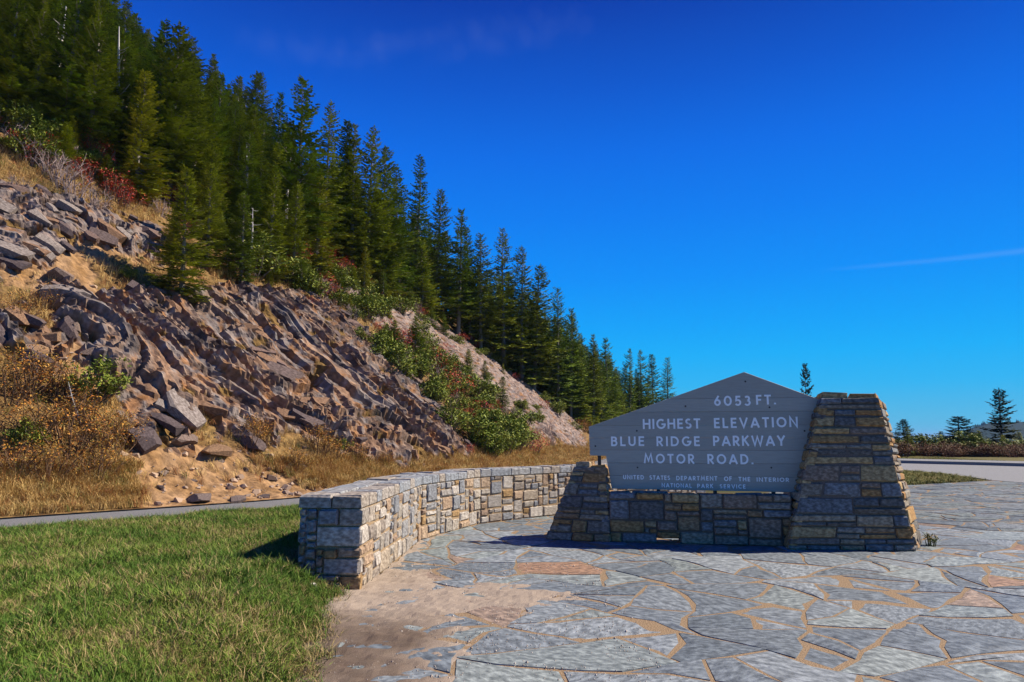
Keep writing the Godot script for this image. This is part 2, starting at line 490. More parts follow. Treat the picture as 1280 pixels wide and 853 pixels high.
# ------------------------------------------------------------------ plaza
func build_plaza() -> void:
	var base := geo()
	var tri := Geometry2D.triangulate_polygon(PLAZA)
	for k in range(0, tri.size(), 3):
		base.tri(Vector3(PLAZA[tri[k]].x, 0.001, PLAZA[tri[k]].y), Vector3(PLAZA[tri[k + 1]].x, 0.001, PLAZA[tri[k + 1]].y), Vector3(PLAZA[tri[k + 2]].x, 0.001, PLAZA[tri[k + 2]].y))
	for k in PLAZA.size():
		var a := PLAZA[k]
		var b := PLAZA[(k + 1) % PLAZA.size()]
		base.quad(Vector3(a.x, 0.001, a.y), Vector3(b.x, 0.001, b.y), Vector3(b.x, -0.2, b.y), Vector3(a.x, -0.2, a.y))
	var pl := struct("plaza", base.mesh(), mat(0.40, 0.285, 0.175, 0.95, M.fine_tex, Vector3.ONE * 2.0, M.grain_nrm, 0.8, true), "flagstone plaza with tan mortar joints around the stone sign")
	# split the area again and again into flagstones with long running joints
	var todo := [PackedVector2Array([Vector2(-3, -2.2), Vector2(-3, -26), Vector2(24, -26), Vector2(24, -2.2)])]
	var done := []
	while not todo.is_empty():
		var p: PackedVector2Array = todo.pop_back()
		var area := 0.0
		var mid := Vector2.ZERO
		for k in p.size():
			var q := p[(k + 1) % p.size()]
			area += p[k].cross(q) * 0.5
			mid += p[k]
		mid /= p.size()
		area = absf(area)
		if area < rf(0.14, 0.72) or area < 0.14:
			done.append(p)
			continue
		var far := 0.0
		var dir := Vector2.RIGHT
		for a in p.size():
			for b in a:
				if p[a].distance_squared_to(p[b]) > far:
					far = p[a].distance_squared_to(p[b])
					dir = (p[a] - p[b]).normalized()
		var ang := rf(-0.55, 0.55)
		var cut := dir.orthogonal().rotated(ang)
		var off := mid + dir * rf(-0.16, 0.16) * sqrt(far)
		for sgn in [-1.0, 1.0]:
			var half := PackedVector2Array()
			for k in p.size():
				var a := p[k]
				var b := p[(k + 1) % p.size()]
				var da: float = (a - off).dot(cut.orthogonal()) * sgn
				var db: float = (b - off).dot(cut.orthogonal()) * sgn
				if da >= 0.0: half.append(a)
				if (da < 0.0) != (db < 0.0): half.append(a.lerp(b, da / (da - db)))
			if half.size() > 2: todo.append(half)
	var stones := []
	for p in done:
		var fine := PackedVector2Array()
		for k in p.size():
			var a: Vector2 = p[k]
			var b: Vector2 = p[(k + 1) % p.size()]
			var m := maxi(1, int(a.distance_to(b) / 0.24))
			for j in m: fine.append(a.lerp(b, float(j) / m))
		for k in fine.size():
			var q := fine[k]
			fine[k] = q + Vector2(n_warp.get_noise_2d(q.x * 2.2, q.y * 2.2), n_warp.get_noise_2d(q.x * 2.2 + 90.0, q.y * 2.2)) * 0.16 + Vector2(n_warp.get_noise_2d(q.x * 11.0, q.y * 11.0 + 40.0), n_warp.get_noise_2d(q.x * 11.0 + 300.0, q.y * 11.0)) * 0.06
		for piece in Geometry2D.intersect_polygons(fine, PLAZA):
			for s in Geometry2D.offset_polygon(piece, -rf(0.005, 0.012), Geometry2D.JOIN_MITER):
				var area := 0.0
				var mid := Vector2.ZERO
				for k in s.size():
					area += s[k].cross(s[(k + 1) % s.size()]) * 0.5
					mid += s[k]
				if absf(area) > 0.012: stones.append([mid / s.size(), s])
	stones.sort_custom(func(a, b): return a[0].length_squared() < b[0].length_squared())
	var single := 0
	var rest := geo(true)
	for st in stones:
		var mid: Vector2 = st[0]
		var in_view: bool = mid.y < -4.0 and absf(mid.x) < -mid.y * 0.8 + 0.6
		var own := in_view and single < 295
		var turn := rf(-1.3, 1.3)
		var g := geo() if own else rest
		var lift := rf(0.004, 0.014)
		var tilt := Vector2(rf(-0.006, 0.006), rf(-0.006, 0.006))
		var shape: PackedVector2Array = st[1]
		var n := shape.size()
		var col := flag_color()
		var base_at := Vector3.ZERO if own else Vector3(mid.x, 0, mid.y)
		var rings := []
		for r in 3:
			var ring := PackedVector3Array()
			for k in n:
				var q := shape[k] - mid
				var inn := [0.0, 0.012, 0.45][r] as float
				q -= q.normalized() * (inn if r < 2 else q.length() * inn)
				var y: float = lift + tilt.dot(q)
				if r == 0: y = -0.03
				elif r == 1: y -= 0.003 + rf(0.0, 0.004)
				else: y += rf(-0.003, 0.005)
				if own: q = q.rotated(turn)
				ring.append(Vector3(q.x, y, q.y) + base_at)
			rings.append(ring)
		var top := Vector3(0, lift + 0.002, 0) + base_at
		for k in n:
			var j := (k + 1) % n
			g.quad(rings[0][k], rings[0][j], rings[1][j], rings[1][k], col)
			g.quad(rings[1][k], rings[1][j], rings[2][j], rings[2][k], col)
			g.tri(rings[2][k], rings[2][j], top, col)
		if own:
			var o := part("flagstone", g.mesh(), M.flags[rng.randi() % M.flags.size()], pl)
			o.position = Vector3(mid.x, 0, mid.y)
			o.rotation.y = turn
			single += 1
	var far := part("distant_paving", rest.mesh(), mat(1, 1, 1, 0.75, M.streak_tex, Vector3(0.5, 1, 1.4), M.grain_nrm, 0.7, true, true), pl)
	far.set_meta("kind", "stuff")

func flag_color() -> Color:
	var k := rng.randf()
	if k < 0.025: return Color(0.29, 0.21, 0.155)
	var c := Color(0.125, 0.148, 0.165).lerp(Color(0.26, 0.285, 0.295), rng.randf())
	if k < 0.3: c = c.lerp(Color(0.24, 0.27, 0.25), 0.7)
	return c

func build_dirt() -> void:
	var g := geo(true)
	var nx := 120
	var nz := 170
	for a in nx + 1:
		for k in nz + 1:
			var x := lerpf(-2.3, 2.3, a / float(nx))
			var z := lerpf(-11.0, -3.0, k / float(nz))
			var near_edge := 1.0 - smoothstep(-0.1, 1.15, x - lookup([-10.0, -8.0, -7.0, -6.0, -5.0, -4.0, -3.0], [-1.3, -1.2, -1.0, -0.75, -0.75, -0.75, -0.7], z))
			var blob := 1.0 - smoothstep(0.35, 1.25, Vector2((x + 0.25) / 1.25, (z + 6.7) / 0.9).length())
			var wall_foot := 1.0 - smoothstep(0.0, 0.45, absf(edge_dist(x, z)))
			var m := maxf(maxf(near_edge * smoothstep(-9.5, -7.5, z), blob), wall_foot * 0.85 * smoothstep(-7.0, -7.5, z))
			var h := -0.035 + 0.052 * m + 0.024 * n_soft.get_noise_2d(x * 4.0, z * 9.0) + 0.012 * n_soft.get_noise_2d(x * 22.0, z * 22.0)
			if x < -1.2: h += 0.02 * smoothstep(-1.2, -1.6, x)
			if Geometry2D.is_point_in_polygon(Vector2(x, z), PLAZA) == false and z < -7.0: h = -0.06
			var tone := clampf(0.5 + 0.8 * n_soft.get_noise_2d(x * 5.0 + 30.0, z * 5.0), 0.0, 1.0)
			var sandy := clampf(smoothstep(-5.4, -6.5, z) + smoothstep(-0.9, -0.2, x) + 0.5 * n_soft.get_noise_2d(x * 4.0, z * 4.0 + 99.0), 0.0, 1.0)
			g.v.append(Vector3(x, h, z))
			g.c.append(Color(0.17, 0.125, 0.095).lerp(Color(0.26, 0.20, 0.155), tone).lerp(Color(0.50, 0.41, 0.33), sandy))
	for a in nx:
		for k in nz:
			var o := a * (nz + 1) + k
			g.i.append_array(PackedInt32Array([o, o + nz + 1, o + 1, o + 1, o + nz + 1, o + nz + 2]))
	struct("dirt", g.mesh(), mat(1, 1, 1, 0.95, M.fine_tex, Vector3.ONE * 4.0, M.grain_nrm, 1.0, true, true), "pale sandy dirt spread over flagstones beside the lawn and low wall")
	# pebbles in the dirt
	var pm := geo(true)
	for k in 3200:
		var x := rf(-1.5, 1.0)
		var z := rf(-8.4, -4.2)
		var s := rf(0.0025, 0.007) if k > 120 else rf(0.007, 0.014)
		var p := Vector3(x, 0.011, z)
		var col := Color(0.24, 0.19, 0.15).lerp(Color(0.5, 0.44, 0.37), rng.randf())
		var q := [p + Vector3(s, 0, 0), p + Vector3(0, 0, s), p - Vector3(s, 0, 0), p - Vector3(0, 0, s)]
		for j in 4:
			pm.tri(p + Vector3(0, s * 0.9, 0), q[j], q[(j + 1) % 4], col)
			pm.tri(p - Vector3(0, s * 0.9, 0), q[j], q[(j + 1) % 4], col)
	var po := part("pebbles", pm.mesh(), M.wood_vc, self)
	tag(po, "fine grit and small pebbles scattered on the sandy dirt", "pebbles", "", "stuff")

# ------------------------------------------------------------------ masonry
func pack(w: float, h: float, cell: float, wr: Array, hr: Array, fixed := []) -> Array:
	var nc := maxi(2, int(round(w / cell)))
	var nr := maxi(2, int(round(h / cell)))
	var occ := PackedByteArray()
	occ.resize(nc * nr)
	var out := []
	for f in fixed:   # already taken areas, in metres
		for r in range(clampi(int(round(f[2] / cell)), 0, nr), clampi(int(round(f[3] / cell)), 0, nr)):
			for c in range(clampi(int(round(f[0] / cell)), 0, nc), clampi(int(round(f[1] / cell)), 0, nc)): occ[r * nc + c] = 1
	for r in nr:
		for c in nc:
			if occ[r * nc + c]: continue
			var run := 0
			while c + run < nc and not occ[r * nc + c + run]: run += 1
			var sw := clampi(int(round(rf(wr[0], wr[1]) / cell)), 1, run)
			var sh := int(round(rf(hr[0], hr[1]) / cell))
			if rng.randf() < 0.12: sh = int(sh * 1.6)
			if rng.randf() < 0.12: sw = maxi(2, int(sw * 0.5))
			sw = clampi(sw, 1, run)
			if run - sw < 3: sw = run
			if sh > sw and rng.randf() < 0.8: sh = maxi(2, int(sw * rf(0.55, 0.95)))
			sh = clampi(sh, 1, nr - r)
			if nr - r - sh < 2: sh = nr - r
			for y in range(r, r + sh):
				for x in range(c, c + sw):
					if occ[y * nc + x]: sh = mini(sh, y - r)
			sh = maxi(sh, 1)
			for y in range(r, r + sh):
				for x in range(c, c + sw): occ[y * nc + x] = 1
			out.append([c * w / nc, (c + sw) * w / nc, r * h / nr, (r + sh) * h / nr])
	return out

# a hewn stone between the given limits of the block space (u along, v up, w out), put into the world by P
func hewn(P: Callable, u0: float, u1: float, v0: float, v1: float, w0: float, w1: float, bulge := 0.012, rough := 0.007) -> ArrayMesh:
	var r := minf(0.017, minf(u1 - u0, v1 - v0) * 0.2)
	var U := [u0, u0 + r, u1 - r, u1]
	var V := [v0, v0 + r, v1 - r, v1]
	var W := [w0, maxf(w0 + 0.01, w1 - r), w1]
	var pts := {}
	var slope_u := rf(-1, 1) * rough * 1.6
	var slope_v := rf(-1, 1) * rough * 1.6
	for a in 4:
		for b in 4:
			for c in 3:
				if a in [1, 2] and b in [1, 2] and c < 2: continue
				var p := Vector3(U[a], V[b], W[c])
				var ea := a == 0 or a == 3
				var eb := b == 0 or b == 3
				if c > 0:
					if ea and (eb or c == 2): p.x += (r * 0.45 if a == 0 else -r * 0.45) * rf(0.3, 1.3)
					if eb and (ea or c == 2): p.y += (r * 0.45 if b == 0 else -r * 0.45) * rf(0.3, 1.3)
					if c == 2 and (ea or eb): p.z -= r * rf(0.2, 0.6)
				p += Vector3(rf(-1, 1), rf(-1, 1), rf(-1, 1)) * rough * (1.0 if c > 0 else 0.3)
				if c == 2: p.z += (a / 3.0 - 0.5) * slope_u + (b / 3.0 - 0.5) * slope_v
				if c == 2 and not ea and not eb: p.z += rf(0.2, 1.0) * bulge
				pts[a * 100 + b * 10 + c] = P.call(p)
	var g := geo()
	var at := func(a, b, c): return pts[a * 100 + b * 10 + c]
	for a in 3:
		for b in 3: g.quad(at.call(a, b, 2), at.call(a, b + 1, 2), at.call(a + 1, b + 1, 2), at.call(a + 1, b, 2))
	for c in 2:
		for a in 3:
			g.quad(at.call(a, 3, c), at.call(a + 1, 3, c), at.call(a + 1, 3, c + 1), at.call(a, 3, c + 1))
			g.quad(at.call(a, 0, c), at.call(a, 0, c + 1), at.call(a + 1, 0, c + 1), at.call(a + 1, 0, c))
			g.quad(at.call(0, a, c), at.call(0, a + 1, c), at.call(0, a + 1, c + 1), at.call(0, a, c + 1))
			g.quad(at.call(3, a, c), at.call(3, a, c + 1), at.call(3, a + 1, c + 1), at.call(3, a + 1, c))
	return g.mesh()

func stone(P: Callable, q: Array, w0: float, w1: float, parent: Node, mats: Array, joint := 0.011) -> void:
	var m := hewn(P, q[0] + joint, q[1] - joint, q[2] + joint, q[3] - joint, w0, w1 + rf(-0.006, 0.016))
	part("stone", m, mats[rng.randi() % mats.size()], parent)

func hexa(c: Array) -> ArrayMesh:   # eight corners: bottom four then top four, going round
	var g := geo()
	g.quad(c[0], c[1], c[2], c[3])
	g.quad(c[4], c[7], c[6], c[5])
	for k in 4: g.quad(c[k], c[k + 4], c[(k + 1) % 4 + 4], c[(k + 1) % 4])
	return g.mesh()

func face_map(o: Vector3, along: Vector3, out: Vector3) -> Callable:
	return func(p: Vector3) -> Vector3: return o + along * p.x + Vector3(0, p.y, 0) + out * p.z

func build_low_wall() -> void:
	var w := thing("stone_wall", "low curving wall of mixed tan and grey stones beside the lawn", "stone wall", Vector3(-1.7, 0, -9.0))
	var root := -w.position
	var H := 0.80
	var TOP := 0.92
	var TH := 0.60
	var pts := [Vector2(-1.49, -6.87), Vector2(-1.34, -10.25), Vector2(-0.56, -12.18), Vector2(0.58, -13.26), Vector2(2.2, -14.6), Vector2(4.4, -15.8)]
	# corner points of the outer side
	var outer := []
	for k in pts.size():
		var d0: Vector2 = (pts[k] - pts[maxi(k - 1, 0)]).normalized() if k > 0 else (pts[1] - pts[0]).normalized()
		var d1: Vector2 = (pts[mini(k + 1, pts.size() - 1)] - pts[k]).normalized() if k < pts.size() - 1 else d0
		var n0 := Vector2(d0.y, -d0.x)
		var n1 := Vector2(d1.y, -d1.x)
		var m := (n0 + n1).normalized()
		outer.append(pts[k] + m * TH / maxf(0.5, m.dot(n0)))
	var drop := Vector3(0, -0.15, 0)
	for k in pts.size() - 1:
		var a: Vector2 = pts[k]; var b: Vector2 = pts[k + 1]
		var a2: Vector2 = outer[k]; var b2: Vector2 = outer[k + 1]
		var d := (b - a).normalized()
		var nin := Vector2(-d.y, d.x)    # towards the plaza
		var len := a.distance_to(b)
		var ins := 0.006
		var s0 := 0.03 if k == 0 else 0.0
		var c := [a - nin * ins + d * s0, b - nin * ins, b2 + nin * ins, a2 + nin * ins + d * s0]
		var corners := []
		for y in [-0.15, TOP - 0.03]:
			for q in c: corners.append(Vector3(q.x, y, q.y) + root)
		part("mortar_core", hexa(corners), M.mortar, w)
		var along := Vector3(d.x, 0, d.y)
		var out := Vector3(nin.x, 0, nin.y)
		var P := face_map(Vector3(a.x, 0, a.y) + root, along, out)
		var fixed := []
		if k == 0:   # corner stones shared by the end face and the plaza face
			var y := -0.02
			while y < H - 0.02:
				var hh := rf(0.10, 0.2)
				if H - y - hh < 0.1: hh = H - y
				var q := [0.0, [0.14, 0.24, 0.12, 0.3][int(y * 37.0) % 4], y, y + hh]
				var wide: float = [0.34, 0.2, 0.42, 0.18][int(y * 53.0) % 4]
				stone(P, [q[0] - 0.012, q[1], q[2], q[3]], -wide, 0.006, w, M.wall_stones)
				fixed.append([q[0], q[1], maxf(0.0, q[2]), q[3], wide])
				y += hh
		for q in pack(len, H, 0.04, [0.2, 0.5] if k == 0 else [0.15, 0.42], [0.08, 0.25], fixed):
			stone(P, q, -0.09, 0.004, w, M.wall_stones)
		if k == 0:
			# end face, across the thickness
			var PE := face_map(Vector3(a2.x, 0, a2.y) + root, Vector3(nin.x, 0, nin.y), -along)
			var fx := []
			for f in fixed: fx.append([TH - f[4], TH + 0.1, f[2], f[3]])
			for q in pack(TH, H, 0.035, [0.16, 0.42], [0.07, 0.17], fx):
				stone(PE, q, -0.12, 0.012, w, M.wall_stones)
		if k < 2:
			var PO := face_map(Vector3(b2.x, 0, b2.y) + root, -along, -out)
			for q in pack(a2.distance_to(b2), H, 0.05, [0.25, 0.6], [0.12, 0.25]):
				stone(PO, q, -0.09, 0.004, w, M.wall_stones)
		# top course: blocks across the whole thickness, in two rows
		var L2: float = a2.distance_to(b2)
		var PT := func(p: Vector3) -> Vector3:
			var f := p.x / len
			var q := a.lerp(b, f).lerp(a2.lerp(b2, f), p.z)
			return Vector3(q.x, p.y, q.y) + root
		var zs := [0.0, 0.48, 1.0]
		for row in 2:
			var x := -0.015 if k == 0 else 0.0
			while x < len - 0.02:
				var l := rf(0.18, 0.5)
				if len - x - l < 0.15: l = len - x
				var sp := rf(-0.08, 0.08) if row == 0 else 0.0
				var PR := func(p: Vector3) -> Vector3: return PT.call(Vector3(p.x, p.z, p.y))
				# block space here: u along, v across, w up
				var m := hewn(PR, x + 0.008, x + l - 0.008, zs[row] - (0.02 if row == 0 else -0.012), zs[row + 1] + (0.02 if row == 1 else -0.012), H + 0.006, TOP + rf(-0.012, 0.008), 0.006, 0.006)
				part("cap_stone", m, M.cap_stones[rng.randi() % M.cap_stones.size()], w)
				x += l

# a tapering pier: base corners FL FR BR BL and top corners, given in the world
func build_pier(parent: Node3D, base: Array, top: Array, cell: float, wr: Array, hr: Array, faces: Array) -> Node3D:
	var holder := Node3D.new()
	holder.name = "pier"
	parent.add_child(holder, true)
	var root := -parent.position
	var mid := Vector3.ZERO
	for p in base: mid += p
	for p in top: mid += p
	mid /= 8.0
	var core := []
	for p in base + top:
		var q: Vector3 = p.lerp(Vector3(mid.x, p.y, mid.z), 0.022)
		core.append(q + root)
	for k in 4: core[k].y -= 0.1
	for k in 4: core[k + 4].y -= 0.02
	part("mortar_core", hexa(core), M.dark_mortar, holder)
	var corner_rows := []
	var height: float = top[0].y
	var y := 0.0
	while y < height - 0.02:
		var hh := rf(hr[0], hr[1])
		if height - y - hh < hr[0]: hh = height - y
		corner_rows.append([y, y + hh, rng.randf() < 0.5])
		y += hh
	for f in faces:
		var b0: Vector3 = base[f]; var b1: Vector3 = base[(f + 1) % 4]
		var t0: Vector3 = top[f]; var t1: Vector3 = top[(f + 1) % 4]
		var wid := b0.distance_to(b1)
		var hgt := b0.distance_to(t0.lerp(t1, 0.5) - (b1 - b0) * 0.5)
		hgt = height
		var nrm := (b1 - b0).cross(t0 - b0).normalized()
		var cen := (b0 + b1 + t0 + t1) * 0.25
		if nrm.dot(cen - mid) < 0.0: nrm = -nrm
		var P := func(p: Vector3) -> Vector3:
			var fu := p.x / wid
			var fv := p.y / hgt
			return b0.lerp(b1, fu).lerp(t0.lerp(t1, fu), fv) + nrm * p.z + root
		var mats: Array = M.pier_stones
		var yy := 0.0
		while yy < hgt - 0.01:
			var hh := rf(hr[0], hr[1])
			if hgt - yy - hh < hr[0] * 0.8: hh = hgt - yy
			var fv := (yy + hh * 0.5) / hgt
			var real := b0.lerp(t0, fv).distance_to(b1.lerp(t1, fv))
			var xx := 0.0
			while xx < real - 0.01:
				var ww := rf(wr[0], wr[1]) * (1.0 if f == 0 else 0.6)
				if real - xx - ww < wr[0] * 0.7: ww = real - xx
				var e0 := 0.014 if xx < 0.01 else 0.0
				var e1 := 0.014 if xx + ww > real - 0.01 else 0.0
				var q0 := (xx - e0) / real * wid
				var q1 := (xx + ww + e1) / real * wid
				var parts := [[yy, yy + hh]]
				if hh > hr[0] * 1.6 and rng.randf() < 0.5:
					var cut := hh * rf(0.36, 0.64)
					parts = [[yy, yy + cut], [yy + cut, yy + hh]]
				for e in parts:
					if parts.size() > 1 and ww > 0.4 and rng.randf() < 0.5:
						var c := lerpf(q0, q1, rf(0.35, 0.65))
						stone(P, [q0, c, e[0], e[1]], -0.10, 0.006, holder, mats, 0.009)
						stone(P, [c, q1, e[0], e[1]], -0.10, 0.006, holder, mats, 0.009)
					else:
						stone(P, [q0, q1, e[0], e[1]], -0.10, 0.006, holder, mats, 0.009)
				xx += ww
			yy += hh
	# uneven stones closing the top
	var nx := maxi(2, int(top[0].distance_to(top[1]) / 0.24))
	for a in nx:
		for b in 2:
			var PT := func(p: Vector3) -> Vector3:
				var q: Vector3 = top[0].lerp(top[1], p.x).lerp(top[3].lerp(top[2], p.x), p.y)
				return q + Vector3(0, p.z, 0) + root
			var m := hewn(PT, a / float(nx) + 0.02, (a + 1) / float(nx) - 0.02, b * 0.5 + 0.02, b * 0.5 + 0.48, -0.06, rf(-0.01, 0.085), 0.012, 0.012)
			part("stone", m, M.pier_stones[rng.randi() % M.pier_stones.size()], holder)
	return holder

const FL := Vector3(3.68, 0, -9.40)
const FR := Vector3(5.31, 0, -9.27)

func build_monument() -> void:
	var w := thing("sign_monument", "dark stone monument of two tapering piers joined by a low base wall", "stone monument", Vector3(2.9, 0, -9.9))
	var root := -w.position
	build_pier(w, [FL, FR, Vector3(5.80, 0, -9.95), Vector3(3.86, 0, -10.35)], [Vector3(4.348, 2.04, -9.6), Vector3(5.054, 2.04, -9.47), Vector3(5.40, 1.99, -9.95), Vector3(4.42, 1.99, -10.2)], 0.045, [0.26, 0.85], [0.09, 0.25], [0, 1, 3])
	build_pier(w, [Vector3(0.5, 0, -10.33), Vector3(1.40, 0, -10.02), Vector3(1.62, 0, -10.65), Vector3(0.75, 0, -10.95)], [Vector3(0.955, 1.06, -10.47), Vector3(1.378, 1.06, -10.27), Vector3(1.5, 1.03, -10.62), Vector3(1.08, 1.03, -10.8)], 0.04, [0.16, 0.42], [0.09, 0.2], [0, 1, 3])
	# low wall between the piers
	var holder := Node3D.new()
	holder.name = "base_wall"
	w.add_child(holder, true)
	var a := Vector3(1.40, 0, -10.07)
	var b := Vector3(3.86, 0, -9.63)
	var d := (b - a).normalized()
	var nout := Vector3(-d.z, 0, d.x)
	var len := a.distance_to(b)
	var gap := [0.66, 0.98]
	var blk := func(x0: float, x1: float, y0: float, y1: float):
		var c := []
		for y in [y0, y1]:
			for e in [[x0, -0.02], [x1, -0.02], [x1, -0.36], [x0, -0.36]]: c.append(a + d * e[0] + nout * e[1] + Vector3(0, y, 0) + root)
		part("mortar_core", hexa(c), M.dark_mortar, holder)
	blk.call(0.0, gap[0], -0.1, 0.075)
	blk.call(gap[1], len, -0.1, 0.075)
	blk.call(0.0, len, 0.075, 0.67)
	var P := face_map(a + root, d, nout)
	var PB := face_map(b - nout * 0.38 + root, -d, -nout)
	for q in pack(len, 0.705, 0.035, [0.18, 0.52], [0.08, 0.2], [[gap[0], gap[1], 0.0, 0.07]]):
		stone(P, q, -0.1, rf(0.0, 0.02), holder, M.pier_stones)
	for q in pack(len, 0.69, 0.06, [0.3, 0.6], [0.14, 0.22], [[len - gap[1] - 0.03, len - gap[0] + 0.03, 0.0, 0.06]]):
		stone(PB, q, -0.08, 0.0, holder, M.pier_stones)
	var x := 0.0
	while x < len - 0.05:
		var l := rf(0.25, 0.55)
		if len - x - l < 0.2: l = len - x
		var PR := func(p: Vector3) -> Vector3: return a + d * p.x + nout * (-p.y) + Vector3(0, p.z, 0) + root
		part("stone", hewn(PR, x + 0.008, x + l - 0.008, 0.11, 0.30, 0.62, rf(0.68, 0.71), 0.006, 0.006), M.pier_stones[rng.randi() % M.pier_stones.size()], holder)
		x += l

# ------------------------------------------------------------------ sign board
func arc_pts(cx: float, cy: float, rx: float, ry: float, a0: float, a1: float, n: int) -> PackedVector2Array:
	var p := PackedVector2Array()
	for k in n + 1:
		var a := deg_to_rad(lerpf(a0, a1, k / float(n)))
		p.append(Vector2(cx + cos(a) * rx, cy + sin(a) * ry))
	return p

func pl(list: Array) -> PackedVector2Array:
	var p := PackedVector2Array()
	for k in range(0, list.size(), 2): p.append(Vector2(list[k], list[k + 1]))
	return p

func glyphs() -> Dictionary:
	var t := 0.085
	var T := 1.0 - t
	var o := arc_pts(0.46, 0.5, 0.46 - t, 0.5 - t, 0, 345, 23)
	return {
		"A": [0.84, [pl([0.06, 0, 0.42, 0.97]), pl([0.78, 0, 0.42, 0.97]), pl([0.2, 0.3, 0.64, 0.3])]],
		"B": [0.62, [pl([t, 0, t, 1]), pl([t, T, 0.28, T]) + arc_pts(0.3, 0.74, 0.2, T - 0.74, 85, -85, 7) + pl([0.28, 0.56, t, 0.56]), pl([t, 0.56, 0.3, 0.56]) + arc_pts(0.31, 0.32, 0.23, 0.24, 85, -85, 7) + pl([0.3, t, t, t])]],
		"C": [0.78, [arc_pts(0.46, 0.5, 0.46 - t, 0.5 - t, 50, 310, 16)]],
		"D": [0.78, [pl([t, 0, t, 1]), pl([t, T, 0.3, T]) + arc_pts(0.32, 0.5, 0.37, 0.5 - t, 88, -88, 12) + pl([0.3, t, t, t])]],
		"E": [0.56, [pl([t, 0, t, 1]), pl([t, T, 0.54, T]), pl([t, 0.52, 0.5, 0.52]), pl([t, t, 0.54, t])]],
		"F": [0.54, [pl([t, 0, t, 1]), pl([t, T, 0.53, T]), pl([t, 0.5, 0.48, 0.5])]],
		"G": [0.88, [arc_pts(0.46, 0.5, 0.46 - t, 0.5 - t, 50, 360, 18), pl([0.92, 0.46, 0.5, 0.46])]],
		"H": [0.74, [pl([t, 0, t, 1]), pl([0.74 - t, 0, 0.74 - t, 1]), pl([t, 0.52, 0.74 - t, 0.52])]],
		"I": [0.17, [pl([t, 0, t, 1])]],
		"K": [0.68, [pl([t, 0, t, 1]), pl([0.6, 1, t, 0.45]), pl([0.24, 0.58, 0.62, 0])]],
		"L": [0.52, [pl([t, 0, t, 1]), pl([t, t, 0.52, t])]],
		"M": [0.98, [pl([0.08, 0, 0.22, 0.97, 0.49, 0.25, 0.76, 0.97, 0.90, 0])]],
		"N": [0.78, [pl([t, 0, t, 0.97, 0.78 - t, 0.03, 0.78 - t, 1])]],
		"O": [0.92, [o]],
		"P": [0.6, [pl([t, 0, t, 1]), pl([t, T, 0.28, T]) + arc_pts(0.3, 0.68, 0.22, T - 0.68, 85, -85, 8) + pl([0.28, 0.445, t, 0.445])]],
		"R": [0.64, [pl([t, 0, t, 1]), pl([t, T, 0.28, T]) + arc_pts(0.3, 0.68, 0.22, T - 0.68, 85, -85, 8) + pl([0.28, 0.445, t, 0.445]), pl([0.26, 0.44, 0.58, 0])]],
		"S": [0.6, [arc_pts(0.3, 0.71, 0.2, 0.205, 40, 270, 10) + arc_pts(0.29, 0.295, 0.22, 0.21, 90, -150, 12)]],
		"T": [0.64, [pl([0.32, 0, 0.32, 1]), pl([0, T, 0.64, T])]],
		"U": [0.7, [pl([t, 1, t, 0.38]) + arc_pts(0.35, 0.36, 0.35 - t, 0.36 - t, 180, 360, 12) + pl([0.7 - t, 0.38, 0.7 - t, 1])]],
		"V": [0.78, [pl([0.05, 1, 0.39, 0.05, 0.73, 1])]],
		"W": [1.1, [pl([0.05, 1, 0.3, 0.06, 0.55, 0.9, 0.8, 0.06, 1.05, 1])]],
		"Y": [0.74, [pl([0.05, 1, 0.37, 0.45, 0.69, 1]), pl([0.37, 0.48, 0.37, 0])]],
		"0": [0.74, [arc_pts(0.37, 0.5, 0.37 - t, 0.5 - t, 0, 345, 23)]],
		"3": [0.58, [arc_pts(0.27, 0.73, 0.19, 0.19, 150, -80, 10), arc_pts(0.27, 0.31, 0.225, 0.225, 85, -150, 12)]],
		"5": [0.58, [pl([0.52, T, 0.16, T, 0.13, 0.54]) + arc_pts(0.27, 0.33, 0.23, 0.245, 110, -150, 12)]],
		"6": [0.62, [pl([0.44, 1, 0.14, 0.5]), arc_pts(0.31, 0.33, 0.225, 0.245, 0, 345, 20)]],
		".": [0.2, [pl([0.1, 0, 0.1, 0.17])]],
	}

func stroke(g: Geo, p: PackedVector2Array, half: float, closed: bool, z: float, back: float) -> void:
	var n := p.size()
	var L := PackedVector2Array()
	var R := PackedVector2Array()
	for k in n:
		var d0 := (p[k] - p[(k - 1 + n) % n]).normalized()
		var d1 := (p[(k + 1) % n] - p[k]).normalized()
		if not closed and k == 0: d0 = d1
		if not closed and k == n - 1: d1 = d0
		var m := (d0 + d1).normalized().orthogonal()
		var s := half / maxf(0.45, m.dot(d0.orthogonal()))
		L.append(p[k] + m * s)
		R.append(p[k] - m * s)
	var f := func(q: Vector2, w: float): return Vector3(q.x, q.y, w)
	for k in n if closed else n - 1:
		var j := (k + 1) % n
		g.quad(f.call(L[k], z), f.call(L[j], z), f.call(R[j], z), f.call(R[k], z))
		g.quad(f.call(L[k], z), f.call(L[j], z), f.call(L[j], back), f.call(L[k], back))
		g.quad(f.call(R[k], z), f.call(R[j], z), f.call(R[j], back), f.call(R[k], back))
	if not closed:
		for k in [0, n - 1]: g.quad(f.call(L[k], z), f.call(R[k], z), f.call(R[k], back), f.call(L[k], back))

